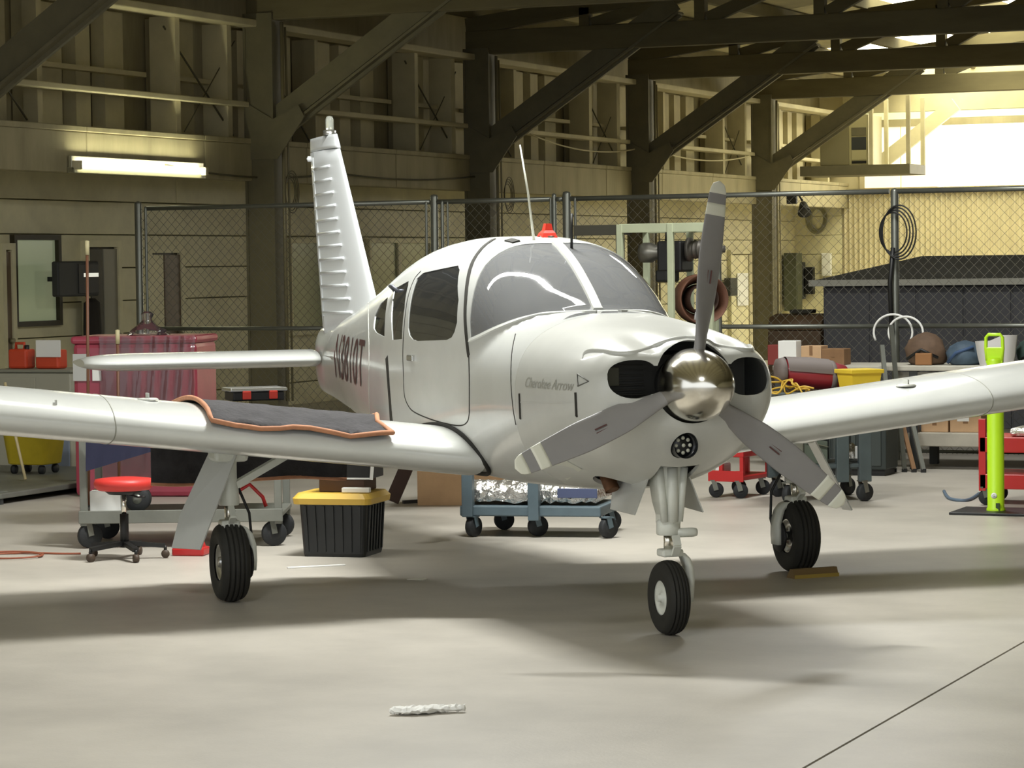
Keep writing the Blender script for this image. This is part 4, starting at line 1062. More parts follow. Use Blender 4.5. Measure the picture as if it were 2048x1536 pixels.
# ---- rolling stool with red seat
b = onz(250, 1118)
so = thing('rolling_stool', 'rolling workshop stool with round red seat and black star base', 'stool', (b.x, b.y, 0), .3)
zs = 1.726 - (968 - 548) / (5600 / 16.9)
zs = ony(256, 968, b.y).z
MB().lathe([(0, zs - .035), (.15, zs - .035), (.172, zs - .02), (.178, zs + .005), (.168, zs + .03), (.10, zs + .038), (0, zs + .04)], (0, 0, 0), (0, 0, 1), 40).build('seat', M_reds, so)
MB().lathe([(0, zs - .06), (.09, zs - .06), (.12, zs - .036), (0, zs - .034)], (0, 0, 0), (0, 0, 1), 20).build('seat_plate', M_black, so)
MB().cyl((0, 0, .24), (0, 0, zs - .05), .014, 14).build('gas_piston', M_chrome, so)
MB().cyl((0, 0, .07), (0, 0, .27), .026, 16).build('gas_cylinder', M_black, so)
MB().tube([(.02, -.0, zs - .06), (.10, -.06, zs - .075), (.15, -.09, zs - .07)], .006, 6).build('height_lever', M_black, so)
for i in range(5):
    a = 2 * PI * i / 5 + .2; c, s_ = math.cos(a), math.sin(a)
    MB().bar((.02 * c, .02 * s_, .095), (.24 * c, .24 * s_, .075), .035, .025).build('base_arm', M_black, so)
    w_ = MB().lathe([(0, -.015), (.024, -.015), (.026, 0), (.024, .015), (0, .015)], (.24 * c, .24 * s_, .026), (-s_, c, 0), 14).build('caster', mat('caster_brown', (70, 56, 44), .6), so)
    MB().cyl((.24 * c, .24 * s_, .045), (.24 * c, .24 * s_, .075), .01, 8).build('caster_stem', M_black, w_)
# ---- red axle jack
b = onz(372, 1112)
jk = thing('axle_jack', 'small red hydraulic axle jack on the floor behind the main wheel', 'jack', (b.x, b.y + .06, 0), .2)
MB().bbox(-.10, .10, -.07, .07, 0, .05, .012).build('jack_base', M_red, jk)
MB().loft([[(a * k, c * k, z) for a, c in ((-.08, -.05), (.08, -.05), (.08, .05), (-.08, .05))] for z, k in ((.05, 1), (.2, .45))], smooth=False).build('jack_body', M_red, jk)
MB().cyl((0, 0, .2), (0, 0, .27), .022, 12).build('jack_ram', M_chrome, jk)
MB().tube([(.07, 0, .08), (.10, -.02, .2), (.06, -.02, .34)], .009, 8).build('jack_handle', M_galv, jk)
# ---- orange cord on the floor
pts = []
for i in range(61):
    t = i / 60; a_ = 2 * PI * 1.5 * min(t / .7, 1)
    c = onz(20, 1114)
    if t < .7: pts.append((c.x + .20 * math.cos(a_) + .02 * t, c.y + .16 * math.sin(a_), .008 + .010 * (t * 3 % 1)))
    else:
        e_ = onz(170, 1108); f_ = (t - .7) / .3; s0 = pts[-1] if f_ == 0 else s0
        if abs(t - .7) < .02: s0 = pts[-1]
        pts.append((s0[0] + (e_.x - s0[0]) * f_, s0[1] + (e_.y - s0[1]) * f_ + .05 * math.sin(f_ * 5), .008))
MB().tube(pts, .006, 6).build('extension_cord', mat('cord_orange', (150, 84, 60), .6), label='thin orange-brown cord looped on the floor left of the stool', category='cord')
# ---- two slim brown poles by the cart
for u, vt, lab in ((174, 482, 'tall slim brown pole with pale collar in front of the wrapped crate'), (235, 660, 'shorter slim brown pole behind the stool at the frame cart')):
    b = onz(u + 4, 1020); tp = ony(u, vt, b.y)
    po = thing('brown_pole', lab, 'pole', (b.x, b.y, 0))
    MB().tube([(0, 0, .03), (tp.x - b.x, 0, tp.z)], .011, 8).build('pole_shaft', mat('brown_pole', (110, 72, 50), .5), po)
    MB().lathe([(0, 0), (.06, 0), (.06, .02), (.015, .035), (0, .035)], (0, 0, 0), (0, 0, 1), 16).build('pole_foot', M_black, po)
    MB().lathe([(.0, tp.z - .10), (.016, tp.z - .10), (.016, tp.z), (0, tp.z + .004)], (tp.x - b.x, 0, 0), (0, 0, 1), 10).build('pole_cap', mat('pale_cap', (190, 180, 140), .5), po)

# ---- black tote with yellow lid and things on it
A_, B_, C_ = onz(607, 1113), onz(729, 1115), onz(758, 1094); an, Lt = frame_at(A_, B_); Dt = .34
tt = thing('storage_tote', 'black ribbed storage tote with yellow snap-on lid', 'tote', A_, an)
Hh = .335
def rrect(x0, x1, y0, y1, z, r=.03, n=5):
    out = []
    for cx_, cy_, a0 in ((x1 - r, y1 - r, 0), (x0 + r, y1 - r, 1), (x0 + r, y0 + r, 2), (x1 - r, y0 + r, 3)):
        for i in range(n): t = (a0 + i / (n - 1)) * PI / 2; out.append((cx_ + r * math.cos(t), cy_ + r * math.sin(t), z))
    return out
MB().loft([rrect(0, Lt, 0, Dt, 0), rrect(-.005, Lt + .005, -.005, Dt + .005, .02), rrect(-.022, Lt + .022, -.018, Dt + .018, Hh)], smooth=False).build('tote_body', mat('tote_black', (26, 28, 28), .45), tt)
for i in range(7):
    x = .03 + (Lt - .06) * i / 6; MB().bar((x, -.006, .03), (x + (x - Lt / 2) * .06, -.020, Hh - .03), .018, .012, up=(0, 1, 0)).build('rib', mat('tote_black', (26, 28, 28), .45), tt)
for i in range(6):
    y = .04 + (Dt - .08) * i / 5; MB().bar((Lt + .006, y, .03), (Lt + .024, y, Hh - .03), .018, .012, up=(1, 0, 0)).build('rib', mat('tote_black', (26, 28, 28), .45), tt)
MB().loft([rrect(-.055, Lt + .05, -.045, Dt + .045, Hh - .02, .05), rrect(-.06, Lt + .055, -.05, Dt + .05, Hh + .015, .05), rrect(-.035, Lt + .03, -.025, Dt + .025, Hh + .045, .05)], smooth=False).build('tote_lid', mat('lid_yellow', (222, 182, 76), .45), tt)
R3 = Matrix.Rotation(an, 3, 'Z')
bx = thing('open_black_box', 'open black box with white edges on the yellow tote lid', 'box', A_ + R3 @ Vector((.16, .10, Hh + .047)), an + .05)
MB().bbox(-.08, .20, -.03, .24, .0, .075, .004).build('box_body', mat('box_brown', (90, 66, 50), .7), bx)
MB().bbox(-.10, .24, -.05, .26, .077, .175, .004).build('box_upper', M_black, bx)
MB().box(-.10, .24, -.056, -.051, .077, .087).build('white_edge', M_paper, bx)
MB().bar((.25, -.05, .075), (.262, -.05, .19), .02, .006, up=(0, 1, 0)).build('white_flap', M_paper, bx)
MB().bbox(.08, .25, -.10, -.058, .002, .03, .003).build('papers', M_paper, bx)

# ---- blue-grey foil cart
A_, B_ = onz(940, 1074), onz(1222, 1077); an, Lt = frame_at(A_, B_); Dt = .55
fc = thing('foil_cart', 'low blue-grey cart with foil-wrapped load under the nose', 'cart', A_, an)
M_blu = mat('blue_grey_steel', (88, 104, 112), .5, var=.12, scale=6)
MB().bbox(-.06, Lt - .06, -.02, Dt, .135, .20, .008).build('deck', M_blu, fc)
for x in (.0, .43):
    MB().bbox(x - .04, x + .03, -.05, .018, .13 if x < .1 else .11, .42, .006).build('post', M_blu, fc)
for x, y, r_ in ((.02, .02, 1.2), (Lt - .02, .02, .9), (.42, .10, .6), (.1, Dt - .05, .4), (Lt - .1, Dt - .05, .7)): caster(fc, x, y, .066, r_, M_rub, M_blu, .135)
n_ = 26; rows = []
for i in range(n_ + 1):
    x = -.05 + (Lt - .05) * i / n_; rows.append([(x + random.uniform(-.006, .006), y + random.uniform(-.006, .006), z + random.uniform(-.012, .012)) for y, z in ((.05, .22), (.045, .245), (.05, .29), (.08, .335), (.15, .345), (.35, .34), (.5, .30), (.52, .22))])
fl2 = thing('foil_roll', 'crinkled silver foil bundle lying on the low blue-grey cart', 'foil', A_, an)
MB().loft(rows, closed=True, smooth=False).build('foil_wrap', M_foil, fl2)
MB().bbox(Lt * .62, Lt - .09, .022, .034, .25, .31, .003).build('blue_tape', mat('tape_blue', (74, 82, 112), .4), fl2)
# cardboard sheet and leaning board behind
p0 = onz(835, 1011); p1 = onz(958, 1011)
an, Lt = frame_at(p0, p1)
cd_ = thing('cardboard_box', 'plain brown cardboard box on the floor beyond the storage tote', 'box', p0, an)
MB().bbox(0, Lt + .25, 0, .4, 0, .30, .004).build('box_body', M_card, cd_); MB().box(0.01, Lt + .24, .18, .23, .3005, .302).build('box_tape', M_cardd, cd_)
p0 = onz(800, 1008)
lb = thing('leaning_board', 'dark brown board leaning on the cardboard box', 'board', p0, an)
MB().bar((-.06, .0, .02), (.10, .14, .42), .10, .025, up=(0, 1, 0)).build('board', mat('dark_board', (62, 40, 30), .7), lb); MB().bar((.02, .02, .012), (.12, .10, .012), .03, .024).build('board_foot', M_dkgrey, lb)

# ---- litter on the floor
a, b = onz(575, 1137), onz(690, 1131)
MB().bar(a + Vector((0, 0, .004)), b + Vector((0, 0, .004)), .03, .006).build('paper_strip', M_paper, label='thin white paper strip lying on the floor by the storage tote', category='paper')
a, b = onz(782, 1430), onz(930, 1424)
rows = []
for i in range(25):
    f_ = i / 24; w_ = .062 * math.sin(PI * min(max(f_, .03), .97)) ** .5 * (1.0 if f_ < .6 else .6)
    rows.append([(a.x + (b.x - a.x) * f_ + random.uniform(-.004, .004), a.y + (b.y - a.y) * f_ + w_ * math.cos(t), .017 + random.uniform(-.004, .006) + .013 * math.sin(t)) for t in [2 * PI * k / 8 for k in range(8)]])
MB().loft(rows, smooth=False).build('crumpled_tissue', M_paper, label='crumpled white tissue lying alone on the open floor', category='tissue')
a = onz(835, 1159)
MB().bbox(a.x - .05, a.x + .05, a.y - .03, a.y + .03, 0, .004, .001).build('paper_scrap', mat('grey_scrap', (214, 210, 196), .8), label='small pale paper scrap on the floor under the nose', category='paper')
# wheel chock
a = onz(1588, 1156); b = onz(1676, 1150); an, Lt = frame_at(a, b)
ck = thing('wheel_chock', 'yellow-edged wooden wheel chock lying at the left main wheel', 'chock', a + Vector((.02, -.05, 0)), an)
MB().prism([(0, 0), (.09, 0), (.05, .05), (.02, .05)], 'x', .0, Lt).build('chock_block', mat('chock_wood', (128, 104, 66), .7), ck)
MB().box(0, Lt, -.004, 0, .0, .02).build('chock_stripe', mat('chock_yellow', (176, 150, 70), .6), ck)
# ================================================================== RIGHT SIDE
# ---- small red tool trolley under the far wing
a, b = onz(1440, 995), onz(1494, 997); an, Lt = frame_at(a, b)
rt_ = thing('tool_trolley', 'small red steel tool trolley on black casters beyond the propeller', 'trolley', a, an)
MB().bbox(-.08, .21, -.03, .42, .13, .165, .008).build('lower_tray', M_red, rt_); MB().bbox(-.08, .21, -.035, -.025, .12, .20, .004).build('tray_lip', M_red, rt_)
for x in (.02, .19):
    for y in (-.01, .40): MB().bbox(x - .015, x + .015, y - .015, y + .015, .16, .78, .003).build('post', M_red, rt_)
MB().bbox(.0, .21, -.03, .42, .30, .58, .008).build('tool_box', M_red, rt_); MB().bbox(.0, .21, -.03, .42, .76, .80, .008).build('upper_tray', M_red, rt_)
MB().bbox(-.07, -.005, .05, .2, .167, .25, .02).build('rag_bundle', M_paper, rt_)
for x, y in ((-.03, .0), (.17, .0), (-.03, .36), (.17, .36)): caster(rt_, x, y, .055, .5, M_rub, M_galv, .13)

# ---- grey steel trolley carrying bag, bin and cords
a, b = onz(1578, 1006), onz(1735, 1002); an, Lt = frame_at(a, b)
gt = thing('steel_trolley', 'grey steel trolley on casters with cluttered top behind the far wing', 'trolley', a, an)
M_teal = mat('teal_grey_steel', (74, 84, 86), .5, var=.15, scale=5)
ztop = ony(1620, 792, a.y + .05).z
MB().bbox(-.05, Lt + .05, -.03, .6, ztop - .04, ztop, .006).build('top_tray', M_teal, gt)
MB().bbox(-.02, Lt + .02, -.01, .58, .24, .27, .006).build('lower_shelf', M_teal, gt)
for x in (.02, Lt * .68, Lt - .02):
    for y in (0, .56): MB().bbox(x - .045, x + .045, y - .03, y + .03, .14, ztop - .03, .005).build('post', M_teal, gt)
for x, y, r_ in ((.0, .0, .8), (Lt - .02, .0, .4), (.05, .55, .3), (Lt, .55, .6)): caster(gt, x, y, .065, r_, M_rub, M_galv, .15)
R3 = Matrix.Rotation(an, 3, 'Z')
def on_t(x, y, z): return a + R3 @ Vector((x, y, z))
o = thing('plastic_parts_bag', 'crinkled clear plastic bag on the lower shelf of the grey steel trolley', 'bag', on_t(Lt * .86, .14, .271), an)
MB().loft([[(r_ * math.cos(t) * (1 + .2 * math.sin(3 * t + z * 20)), r_ * .8 * math.sin(t), z) for t in [2 * PI * k / 16 for k in range(16)]] for z, r_ in ((.0, .06), (.03, .075), (.08, .065), (.12, .03), (.14, .01))], smooth=False).build('bag_body', M_foil, o)
MB().bbox(.01, .06, -.075, -.066, .03, .12, .002).build('bag_label', M_paper, o)
o = thing('olive_carton', 'folded dull green carton on lower shelf of the grey steel trolley', 'carton', on_t(Lt * .35, .12, .271), an)
MB().bbox(-.07, .10, -.06, .2, 0, .16, .004).build('carton_body', mat('olive_card', (90, 98, 86), .8), o); MB().bar((-.07, -.075, .165), (.10, -.075, .12), .02, .004).build('carton_flap', mat('olive_card2', (120, 116, 96), .8), o)
def top_at(u, v, dy=.15): return ony(u, v, a.y + dy)
o_p = top_at(1624, 782)
dz = ztop + .002
db = thing('duffel_bag', 'maroon and grey duffel bag lying on the grey steel trolley', 'bag', (o_p.x, o_p.y + .14, dz + .055), an)
bagp = []
MB().loft([[(x, .13 * k * math.cos(t), .105 + .10 * k * math.sin(t) - (x + .2) * .10) for t in [2 * PI * i / 20 for i in range(20)]] for x, k in ((-.30, .25), (-.285, .7), (-.22, .95), (-.05, 1.08), (.1, 1.05), (.20, .85), (.235, .5), (.24, .2))]).build('bag_body', mat('bag_maroon', (140, 28, 40), .5, coat=.3), db)
for xs, ks in (((-.31, -.30, -.25, -.245), (.3, .86, 1.02, .9)), ((.075, .08, .115, .12), (1.0, 1.1, 1.06, .95))):
    MB().loft([[(x, .132 * k * math.cos(t), .106 + .102 * k * math.sin(t) - (x + .2) * .10) for t in [2 * PI * i / 20 for i in range(20)]] for x, k in zip(xs, ks)]).build('bag_band', mat('bag_grey', (112, 102, 98), .7), db)
MB().loft([[(x, .138 * k * math.cos(t), .112 + .105 * k * math.sin(t) - (x + .2) * .10) for t in [PI * .18 + PI * .8 * i / 14 for i in range(15)]] for x, k in ((-.24, .98), (-.05, 1.09), (.08, 1.06))], closed=False).build('bag_flap', mat('bag_grey', (112, 102, 98), .7), db)
o_p = top_at(1716, 778)
yb2 = thing('parts_bin', 'bright yellow plastic parts bin beside the duffel bag', 'bin', (o_p.x, o_p.y + .05, dz), an + .25)
wv = .12
MB().loft([[(sx * k - .0, sy * k, z) for sx, sy in ((-wv, -.10), (wv, -.10), (wv, .12), (-wv, .12))] for z, k in ((0, .82), (.16, 1.0))], smooth=False).build('bin_body', M_yel, yb2)
MB().bbox(-wv - .015, wv + .015, -.115, .135, .155, .185, .006).build('bin_rim', M_yel, yb2)
o_p = top_at(1580, 785)
cm = MB(); random.seed(3)
for k in range(5):
    pts = [Vector((o_p.x - .16 + .34 * i / 6 + random.uniform(-.05, .05), o_p.y - .16 + random.uniform(-.06, .06), dz + .012 + random.uniform(.0, .17) * (1 - i / 8))) for i in range(7)]
    cm.tube(beziers(pts, 6), .0065, 6)
cm.build('yellow_cords', mat('cord_yellow', (208, 170, 60), .5), label='tangle of yellow cords heaped on the grey steel trolley', category='cords', kind='stuff')
ph = top_at(1550, 770)

p_ = ony(1612, 960, 21.6); q_ = ony(1772, 862, 21.6)
o = thing('steel_locker', 'low dark green steel locker behind the grey steel trolley', 'locker', (p_.x, 21.6, 0))
w_ = q_.x - p_.x
MB().bbox(0, w_, 0, .35, .05, .50, .01).build('locker_body', mat('locker_dark', (46, 54, 52), .6), o)
for i in range(3): MB().bbox(.02 + i * (w_ - .04) / 3, (i + 1) * (w_ - .04) / 3, -.012, 0, .08, .47, .005).build('locker_door', mat('locker_door', (60, 68, 66), .6), o)
MB().box(.02, w_ - .02, .03, .32, 0, .05).build('plinth', M_black, o)
# ---- lime green tail stand
b = onz(1992, 1026)
ls_ = thing('tail_stand', 'lime green tubular support stand on flat black base plate', 'stand', (b.x, b.y, 0))
M_lime = mat('lime_enamel', (190, 236, 40), .35)
MB().bbox(-.27, .30, -.22, .25, 0, .018, .004).build('base_plate', M_black, ls_)
zt2 = ony(1990, 715, b.y).z
MB().lathe([(.064, .018), (.064, .03), (.057, .04), (.057, zt2 - .02), (.05, zt2), (.0, zt2 + .002)], (0, 0, 0), (0, 0, 1), 28).build('stand_tube', M_lime, ls_)
zh = ony(1990, 669, b.y).z
hd = MB(); hd.tube([(-.05, -.02, zt2 - .02), (-.058, -.02, zt2 + .06), (-.056, -.02, zh - .02), (-.04, -.02, zh), (.04, -.02, zh), (.056, -.02, zh - .02), (.058, -.02, zt2 + .06), (.05, -.02, zt2 - .02)], .012, 8); hd.bbox(-.058, .058, -.03, .0, zt2 - .04, zh - .085, .006); hd.build('pull_handle', M_lime, ls_)
MB().lathe([(.0, .0), (.02, .0), (.02, .004), (0, .004)], (.0, -.054, ony(1992, 990, b.y).z), (0, -1, 0), 16).build('round_sticker', M_paper, ls_)
zl = ony(1992, 990, b.y).z
cu = bpy.data.curves.new('t', 'FONT'); cu.body = 'G'; cu.size = .026; cu.align_x = 'CENTER'; cu.align_y = 'CENTER'
ot = bpy.data.objects.new('t', cu); COL.objects.link(ot); me = bpy.data.meshes.new_from_object(ot.evaluated_get(bpy.context.evaluated_depsgraph_get())); bpy.data.objects.remove(ot)
me.materials.clear(); me.materials.append(mat('sticker_green', (60, 120, 80), .5)); inst('sticker_letter', me, ls_, (0, -.0595, zl), (PI / 2, 0, 0))
MB().box(.012, .038, -.0565, -.05, zl - .10, zl - .05).build('dark_tag', mat('tag_dark', (50, 70, 40), .6), ls_)

# ---- red utility cart beside the stand
a2 = onz(1966, 1010)
rc = thing('utility_cart', 'tall red utility cart with two trays behind the lime green stand', 'cart', (a2.x, a2.y, 0))
def zpx(v, u=2000): return ony(u, v, a2.y).z
for x in (.0, .70):
    for y in (0, .45): MB().bbox(x - .025, x + .025, y - .02, y + .02, .10, zpx(838), .003).build('post', M_red, rc)
MB().bbox(-.02, .72, -.02, .47, zpx(905), zpx(874), .006).build('upper_tray', M_red, rc); MB().bbox(-.02, .72, -.02, .47, zpx(978), zpx(948), .006).build('lower_tray', M_red, rc)
for x in (.02, .66):
    for y in (.02, .43): caster(rc, x, y, .055, .3, M_rub, M_galv, .13)
o = thing('tray_parcel', 'grey plastic-wrapped parcel on the upper tray of the utility cart', 'parcel', (a2.x + .36, a2.y + .1, zpx(874) + .001)); MB().bbox(-.18, .3, -.06, .25, 0, .06, .02).build('parcel_body', M_foil, o); MB().bbox(.02, .2, -.0, .2, .061, .14, .01).build('parcel_box', mat('parcel_maroon', (96, 40, 44), .6), o)
# blue hose on the floor near the cart
pts = beziers([onz(1888, 985) + Vector((0, 0, .01)), onz(1900, 1000) + Vector((0, 0, .01)), onz(1935, 1003) + Vector((0, 0, .01)), onz(1958, 990) + Vector((0, 0, .01))], 6)
MB().tube(pts, .012, 8).build('air_hose', mat('hose_blue', (92, 110, 128), .6), label='faded blue air hose lying on the floor by the utility cart', category='hose')

# ---- long workbench in front of the fence
YBn = 22.35
x0 = ony(1545, 740, YBn).x; x1 = ony(2048, 740, YBn).x + 1.6
bn = thing('workbench', 'long grey workbench with pale top edge running along the fence', 'workbench', (x0, YBn, 0))
def zb_(v, u=1850): return ony(u, v, YBn).z
Lb = x1 - x0
MB().bbox(0, Lb, 0, .75, zb_(742), zb_(732), .006).build('bench_top', mat('bench_top', (196, 192, 178), .5, var=.15, scale=4), bn)
MB().bbox(1.05, Lb, .02, .05, zb_(790), zb_(744), .004).build('apron_panel', mat('bench_apron', (124, 120, 108), .6, var=.2, scale=5), bn)
MB().bbox(1.15, Lb, 0.02, .70, zb_(893), zb_(866), .006).build('lower_shelf', mat('bench_shelf', (176, 170, 156), .6, var=.15, scale=4), bn)
for x in (.05, 1.2, 2.6, Lb - .06):
    for y in (.05, .68): MB().bbox(x - .035, x + .035, y - .035, y + .035, 0, zb_(742), .004).build('bench_leg', M_dkgrey, bn)
zt3, zl3 = zb_(732), zb_(866)
def boxon(u0, v0, u1, v1, z, name, lab, m, cat='box', y=YBn + .12, d=.25, tape=True, grp=None):
    p, q = ony(u0, v1, y), ony(u1, v0, y); w_, h_ = q.x - p.x, max(q.z - z, .04)
    o = thing(name, lab, cat, (p.x, y, z + .001), group=grp)
    MB().bbox(0, w_, 0, d, 0, h_, .005).build('box_body', m, o)
    if tape: MB().box(w_ * .42, w_ * .58, -.002, 0, h_ * .5, h_).build('box_tape', M_cardd, o)
    return o
boxon(1842, 838, 1896, 866, zl3, 'carton', 'narrow brown carton on the lower shelf of the workbench', M_card)
o = boxon(1900, 830, 1962, 866, zl3, 'carton', 'wide brown carton with white label on lower workbench shelf', M_card)
MB().bbox(.06, .16, -.004, -.001, .09, .13, .001).build('box_label', M_paper, o)
boxon(1602, 692, 1642, 728, zt3, 'bench_carton', 'upright tan carton on the workbench under the brown chest', M_card, d=.2)
boxon(1643, 698, 1688, 728, zt3, 'bench_carton', 'low dark brown carton on the workbench beside the tan one', M_cardd, d=.2)
boxon(1556, 682, 1592, 716, zt3, 'white_box', 'white paper box on the left end of the workbench', M_paper, d=.15, tape=False)
boxon(1535, 690, 1556, 716, zt3, 'red_box', 'small red box beside the white paper box on workbench', mat('box_red', (130, 50, 44), .6), d=.12, tape=False)
def blob(u, v, w_, h_, d_, z, name, lab, m, cat, y=YBn + .3):
    p = ony(u, v, y); o = thing(name, lab, cat, (p.x, y, z + .001))
    MB().loft([[(w_ * k * math.cos(t) * (1 + .10 * math.sin(3 * t + f_ * 7)), d_ * k * math.sin(t), h_ * f_) for t in [2 * PI * i / 22 for i in range(22)]] for f_, k in ((0, .75), (.06, .9), (.25, 1.0), (.5, .97), (.75, .8), (.92, .45), (1.0, .06))]).build('bundle', m, o)
    return o
o = blob(1852, 700, .17, .27, .15, zt3, 'brown_sack', 'brown rounded sack with dark strap on the workbench', mat('sack_brown', (106, 84, 66), .8, var=.3, scale=6), 'sack')
MB().bbox(-.05, .09, -.17, -.13, .0, .10, .01).build('sack_pocket', mat('sack_tan', (150, 106, 66), .8), o); MB().tube([(-.13, -.12, .05), (.0, -.165, .13), (.13, -.11, .06)], .012, 8).build('sack_strap', M_black, o)
o = blob(1930, 708, .15, .20, .15, zt3, 'blue_tarp', 'crumpled blue-grey tarp heaped on the workbench', mat('tarp_blue', (74, 92, 108), .7, var=.3, scale=7), 'tarp')
MB().tube([(-.12, -.10, .02), (-.04, -.15, .10), (.10, -.11, .15)], .014, 8).build('tarp_fold', mat('tarp_fold', (60, 84, 120), .7), o)
o = blob(2075, 705, .17, .24, .16, zt3, 'green_tarp', 'dark green tarp bundle on workbench right of the lime stand', mat('tarp_green', (52, 72, 66), .8, var=.3, scale=6), 'tarp'); MB().tube([(-.1, -.14, .05), (.1, -.14, .15)], .012, 8).build('tarp_cord', M_black, o)
# white plastic bags hung by the stand
pB = ony(1994, 735, b.y + .35)
o = thing('white_plastic_bag', 'white plastic bag standing open on the workbench behind the stand', 'bag', (ony(1995, 738, YBn + .1).x, YBn + .1, zt3 + .001))
MB().loft([[(x * w_, y * .10, z + (.05 if x > 0 else 0) * (z > .1)) for x, y in ((-1, -.6), (-.3, -1), (.4, -.9), (1, -.5), (.9, .7), (0, 1), (-.9, .7))] for z, w_ in ((0, .13), (.08, .15), (.2, .17))], caps=False).build('bag_body', mat('bag_white', (222, 220, 218), .6), o)
MB().bar((.05, -.095, .03), (.06, -.09, .15), .025, .004, up=(0, 1, 0)).build('pink_print', mat('print_pink', (224, 130, 160), .6), o)
# metal stock leaning against the bench
gm = ['longest grey angle bar leaning on the workbench', 'thin pale tube leaning on the workbench next to the angle bars', 'short brown flat bar leaning on the workbench', 'grey square tube leaning in the bar bundle at the workbench']
for i, (u, v0, v1, m_) in enumerate(((1778, 690, 915, M_greyst), (1796, 650, 938, M_galv), (1812, 820, 940, M_cardd), (1828, 800, 936, M_greyst))):
    p = ony(u + 10 + i * 3, v1, YBn - .30); p.z = 0; q = ony(u - 14, v0, YBn - .05)
    o = thing('metal_bar', gm[i], 'bar', p); MB().bar((0, 0, .02), (q.x - p.x, q.y - p.y, q.z), .035, .02).build('bar_stock', m_, o); MB().bar((0, 0, .0), (0, 0, .03), .04, .025).build('end_cap', M_black, o)

# ---- grey hip-roofed shed behind the fence
YS = 26.2
A1 = ony(1648, 700, YS)
xs0 = A1.x; ze = ony(1648, 562, YS).z; zr = ony(1712, 514, YS + .9).z
sh = thing('tool_shed', 'dark grey steel tool shed with hipped roof behind the fence', 'shed', (xs0, YS, 0))
M_sh = mat('shed_grey', (74, 74, 78), .6, var=.1, scale=3); M_shr = mat('shed_roof', (92, 92, 88), .6, var=.15, scale=3)
Ls, Ds = 4.6, 2.2
MB().box(0, Ls, 0, Ds, 0, ze - .02).build('shed_body', M_sh, sh)
for i in range(10): MB().bbox(.02 + i * .46, .46 + i * .46, -.016, 0, .02, ze - .06, .006).build('wall_panel', M_sh, sh)
MB().add([(-.1, -.1, ze), (Ls + .1, -.1, ze), (Ls + .1, Ds + .1, ze), (-.1, Ds + .1, ze), (.75, .85, zr), (Ls - .75, .85, zr), (Ls - .75, 1.35, zr), (.75, 1.35, zr)], [(0, 1, 5, 4), (1, 2, 6, 5), (2, 3, 7, 6), (3, 0, 4, 7), (4, 5, 6, 7), (0, 3, 2, 1)]).build('shed_roof', M_shr, sh)
MB().box(-.11, Ls + .11, -.12, -.1, ze - .05, ze + .01).build('eave_trim', mat('eave_trim', (164, 162, 150), .5), sh); MB().box(-.12, -.1, -.1, Ds + .1, ze - .05, ze + .01).build('eave_trim', mat('eave_trim', (164, 162, 150), .5), sh)
# brown chest left of the shed
p, q = ony(1535, 700, YS), ony(1641, 628, YS)
ch = thing('brown_chest', 'large dark brown chest behind the fence left of the grey shed', 'chest', (p.x, YS, 0))
wv = q.x - p.x
MB().bbox(0, wv, 0, .6, 0, q.z - .16, .02).build('chest_body', mat('chest_brown', (86, 66, 44), .6, var=.2, scale=4), ch)
MB().loft([[(0 + i0, y, z) for y, z in ((0, q.z - .155), (.08, q.z - .03), (.3, q.z), (.52, q.z - .03), (.6, q.z - .155))] for i0 in (0, wv)]).build('chest_lid', mat('chest_brown2', (98, 76, 52), .6, var=.2, scale=4), ch)
MB().bbox(wv * .3, wv * .7, .2, .4, q.z + .002, q.z + .04, .01).build('folded_cloth', mat('cloth_dk', (52, 50, 40), .9), ch)

# ---- engine on a pale green rack
YE = 21.7
er = thing('engine_rack', 'pale green steel rack frame holding an aircraft engine by the fence', 'rack', (ony(1241, 700, YE).x, YE, 0))
ex0 = ony(1241, 700, YE).x
M_rack = mat('rack_green', (196, 204, 172), .5, var=.08)
def ez(v, u=1300): return ony(u, v, YE).z
def exx(u): return ony(u, 550, YE).x - ex0
for u, y in ((1241, 0), (1342, 0), (1420, 0), (1241, .62), (1330, .62), (1380, .62)):
    MB().bbox(exx(u) - .025, exx(u) + .025, y - .025, y + .025, 0, ez(448), .004).build('post', M_rack, er)
for y, ue in ((0, 1420), (.62, 1380)): MB().bbox(exx(1241), exx(ue), y - .02, y + .02, ez(465), ez(447), .004).build('top_rail', M_rack, er)
for u in (1241, 1342, 1380): MB().bbox(exx(u) - .02, exx(u) + .02, 0, .62, ez(463), ez(449), .004).build('cross_rail', M_rack, er)
MB().bbox(exx(1122), exx(1236), .29, .34, ez(468), ez(447), .004).build('boom_arm', mat('boom_dark', (70, 68, 56), .6), er)
MB().bbox(exx(1206), exx(1222), .30, .33, ez(520), ez(466), .004).build('hook_bar', M_dkgrey, er)
MB().bbox(exx(1245), exx(1378), .03, .59, ez(650) - .03, ez(650), .004).build('shelf', M_teal, er)
en = thing('aircraft_engine', 'dark aircraft engine with ribbed starter hung in the pale green rack', 'engine', (ex0, YE, 0))
c1, c2 = ez(505), ez(500)
MB().lathe([(.0, 0), (.07, .0), (.085, .03), (.085, .10), (.06, .14), (.06, .30), (.0, .31)], (exx(1256), .3, c1), (1, 0, 0), 20).build('alternator', mat('engine_alloy', (120, 118, 110), .4, metal=.7), en)
MB().bbox(exx(1300), exx(1350), .16, .46, ez(545), ez(482), .02).build('crankcase', M_black, en)
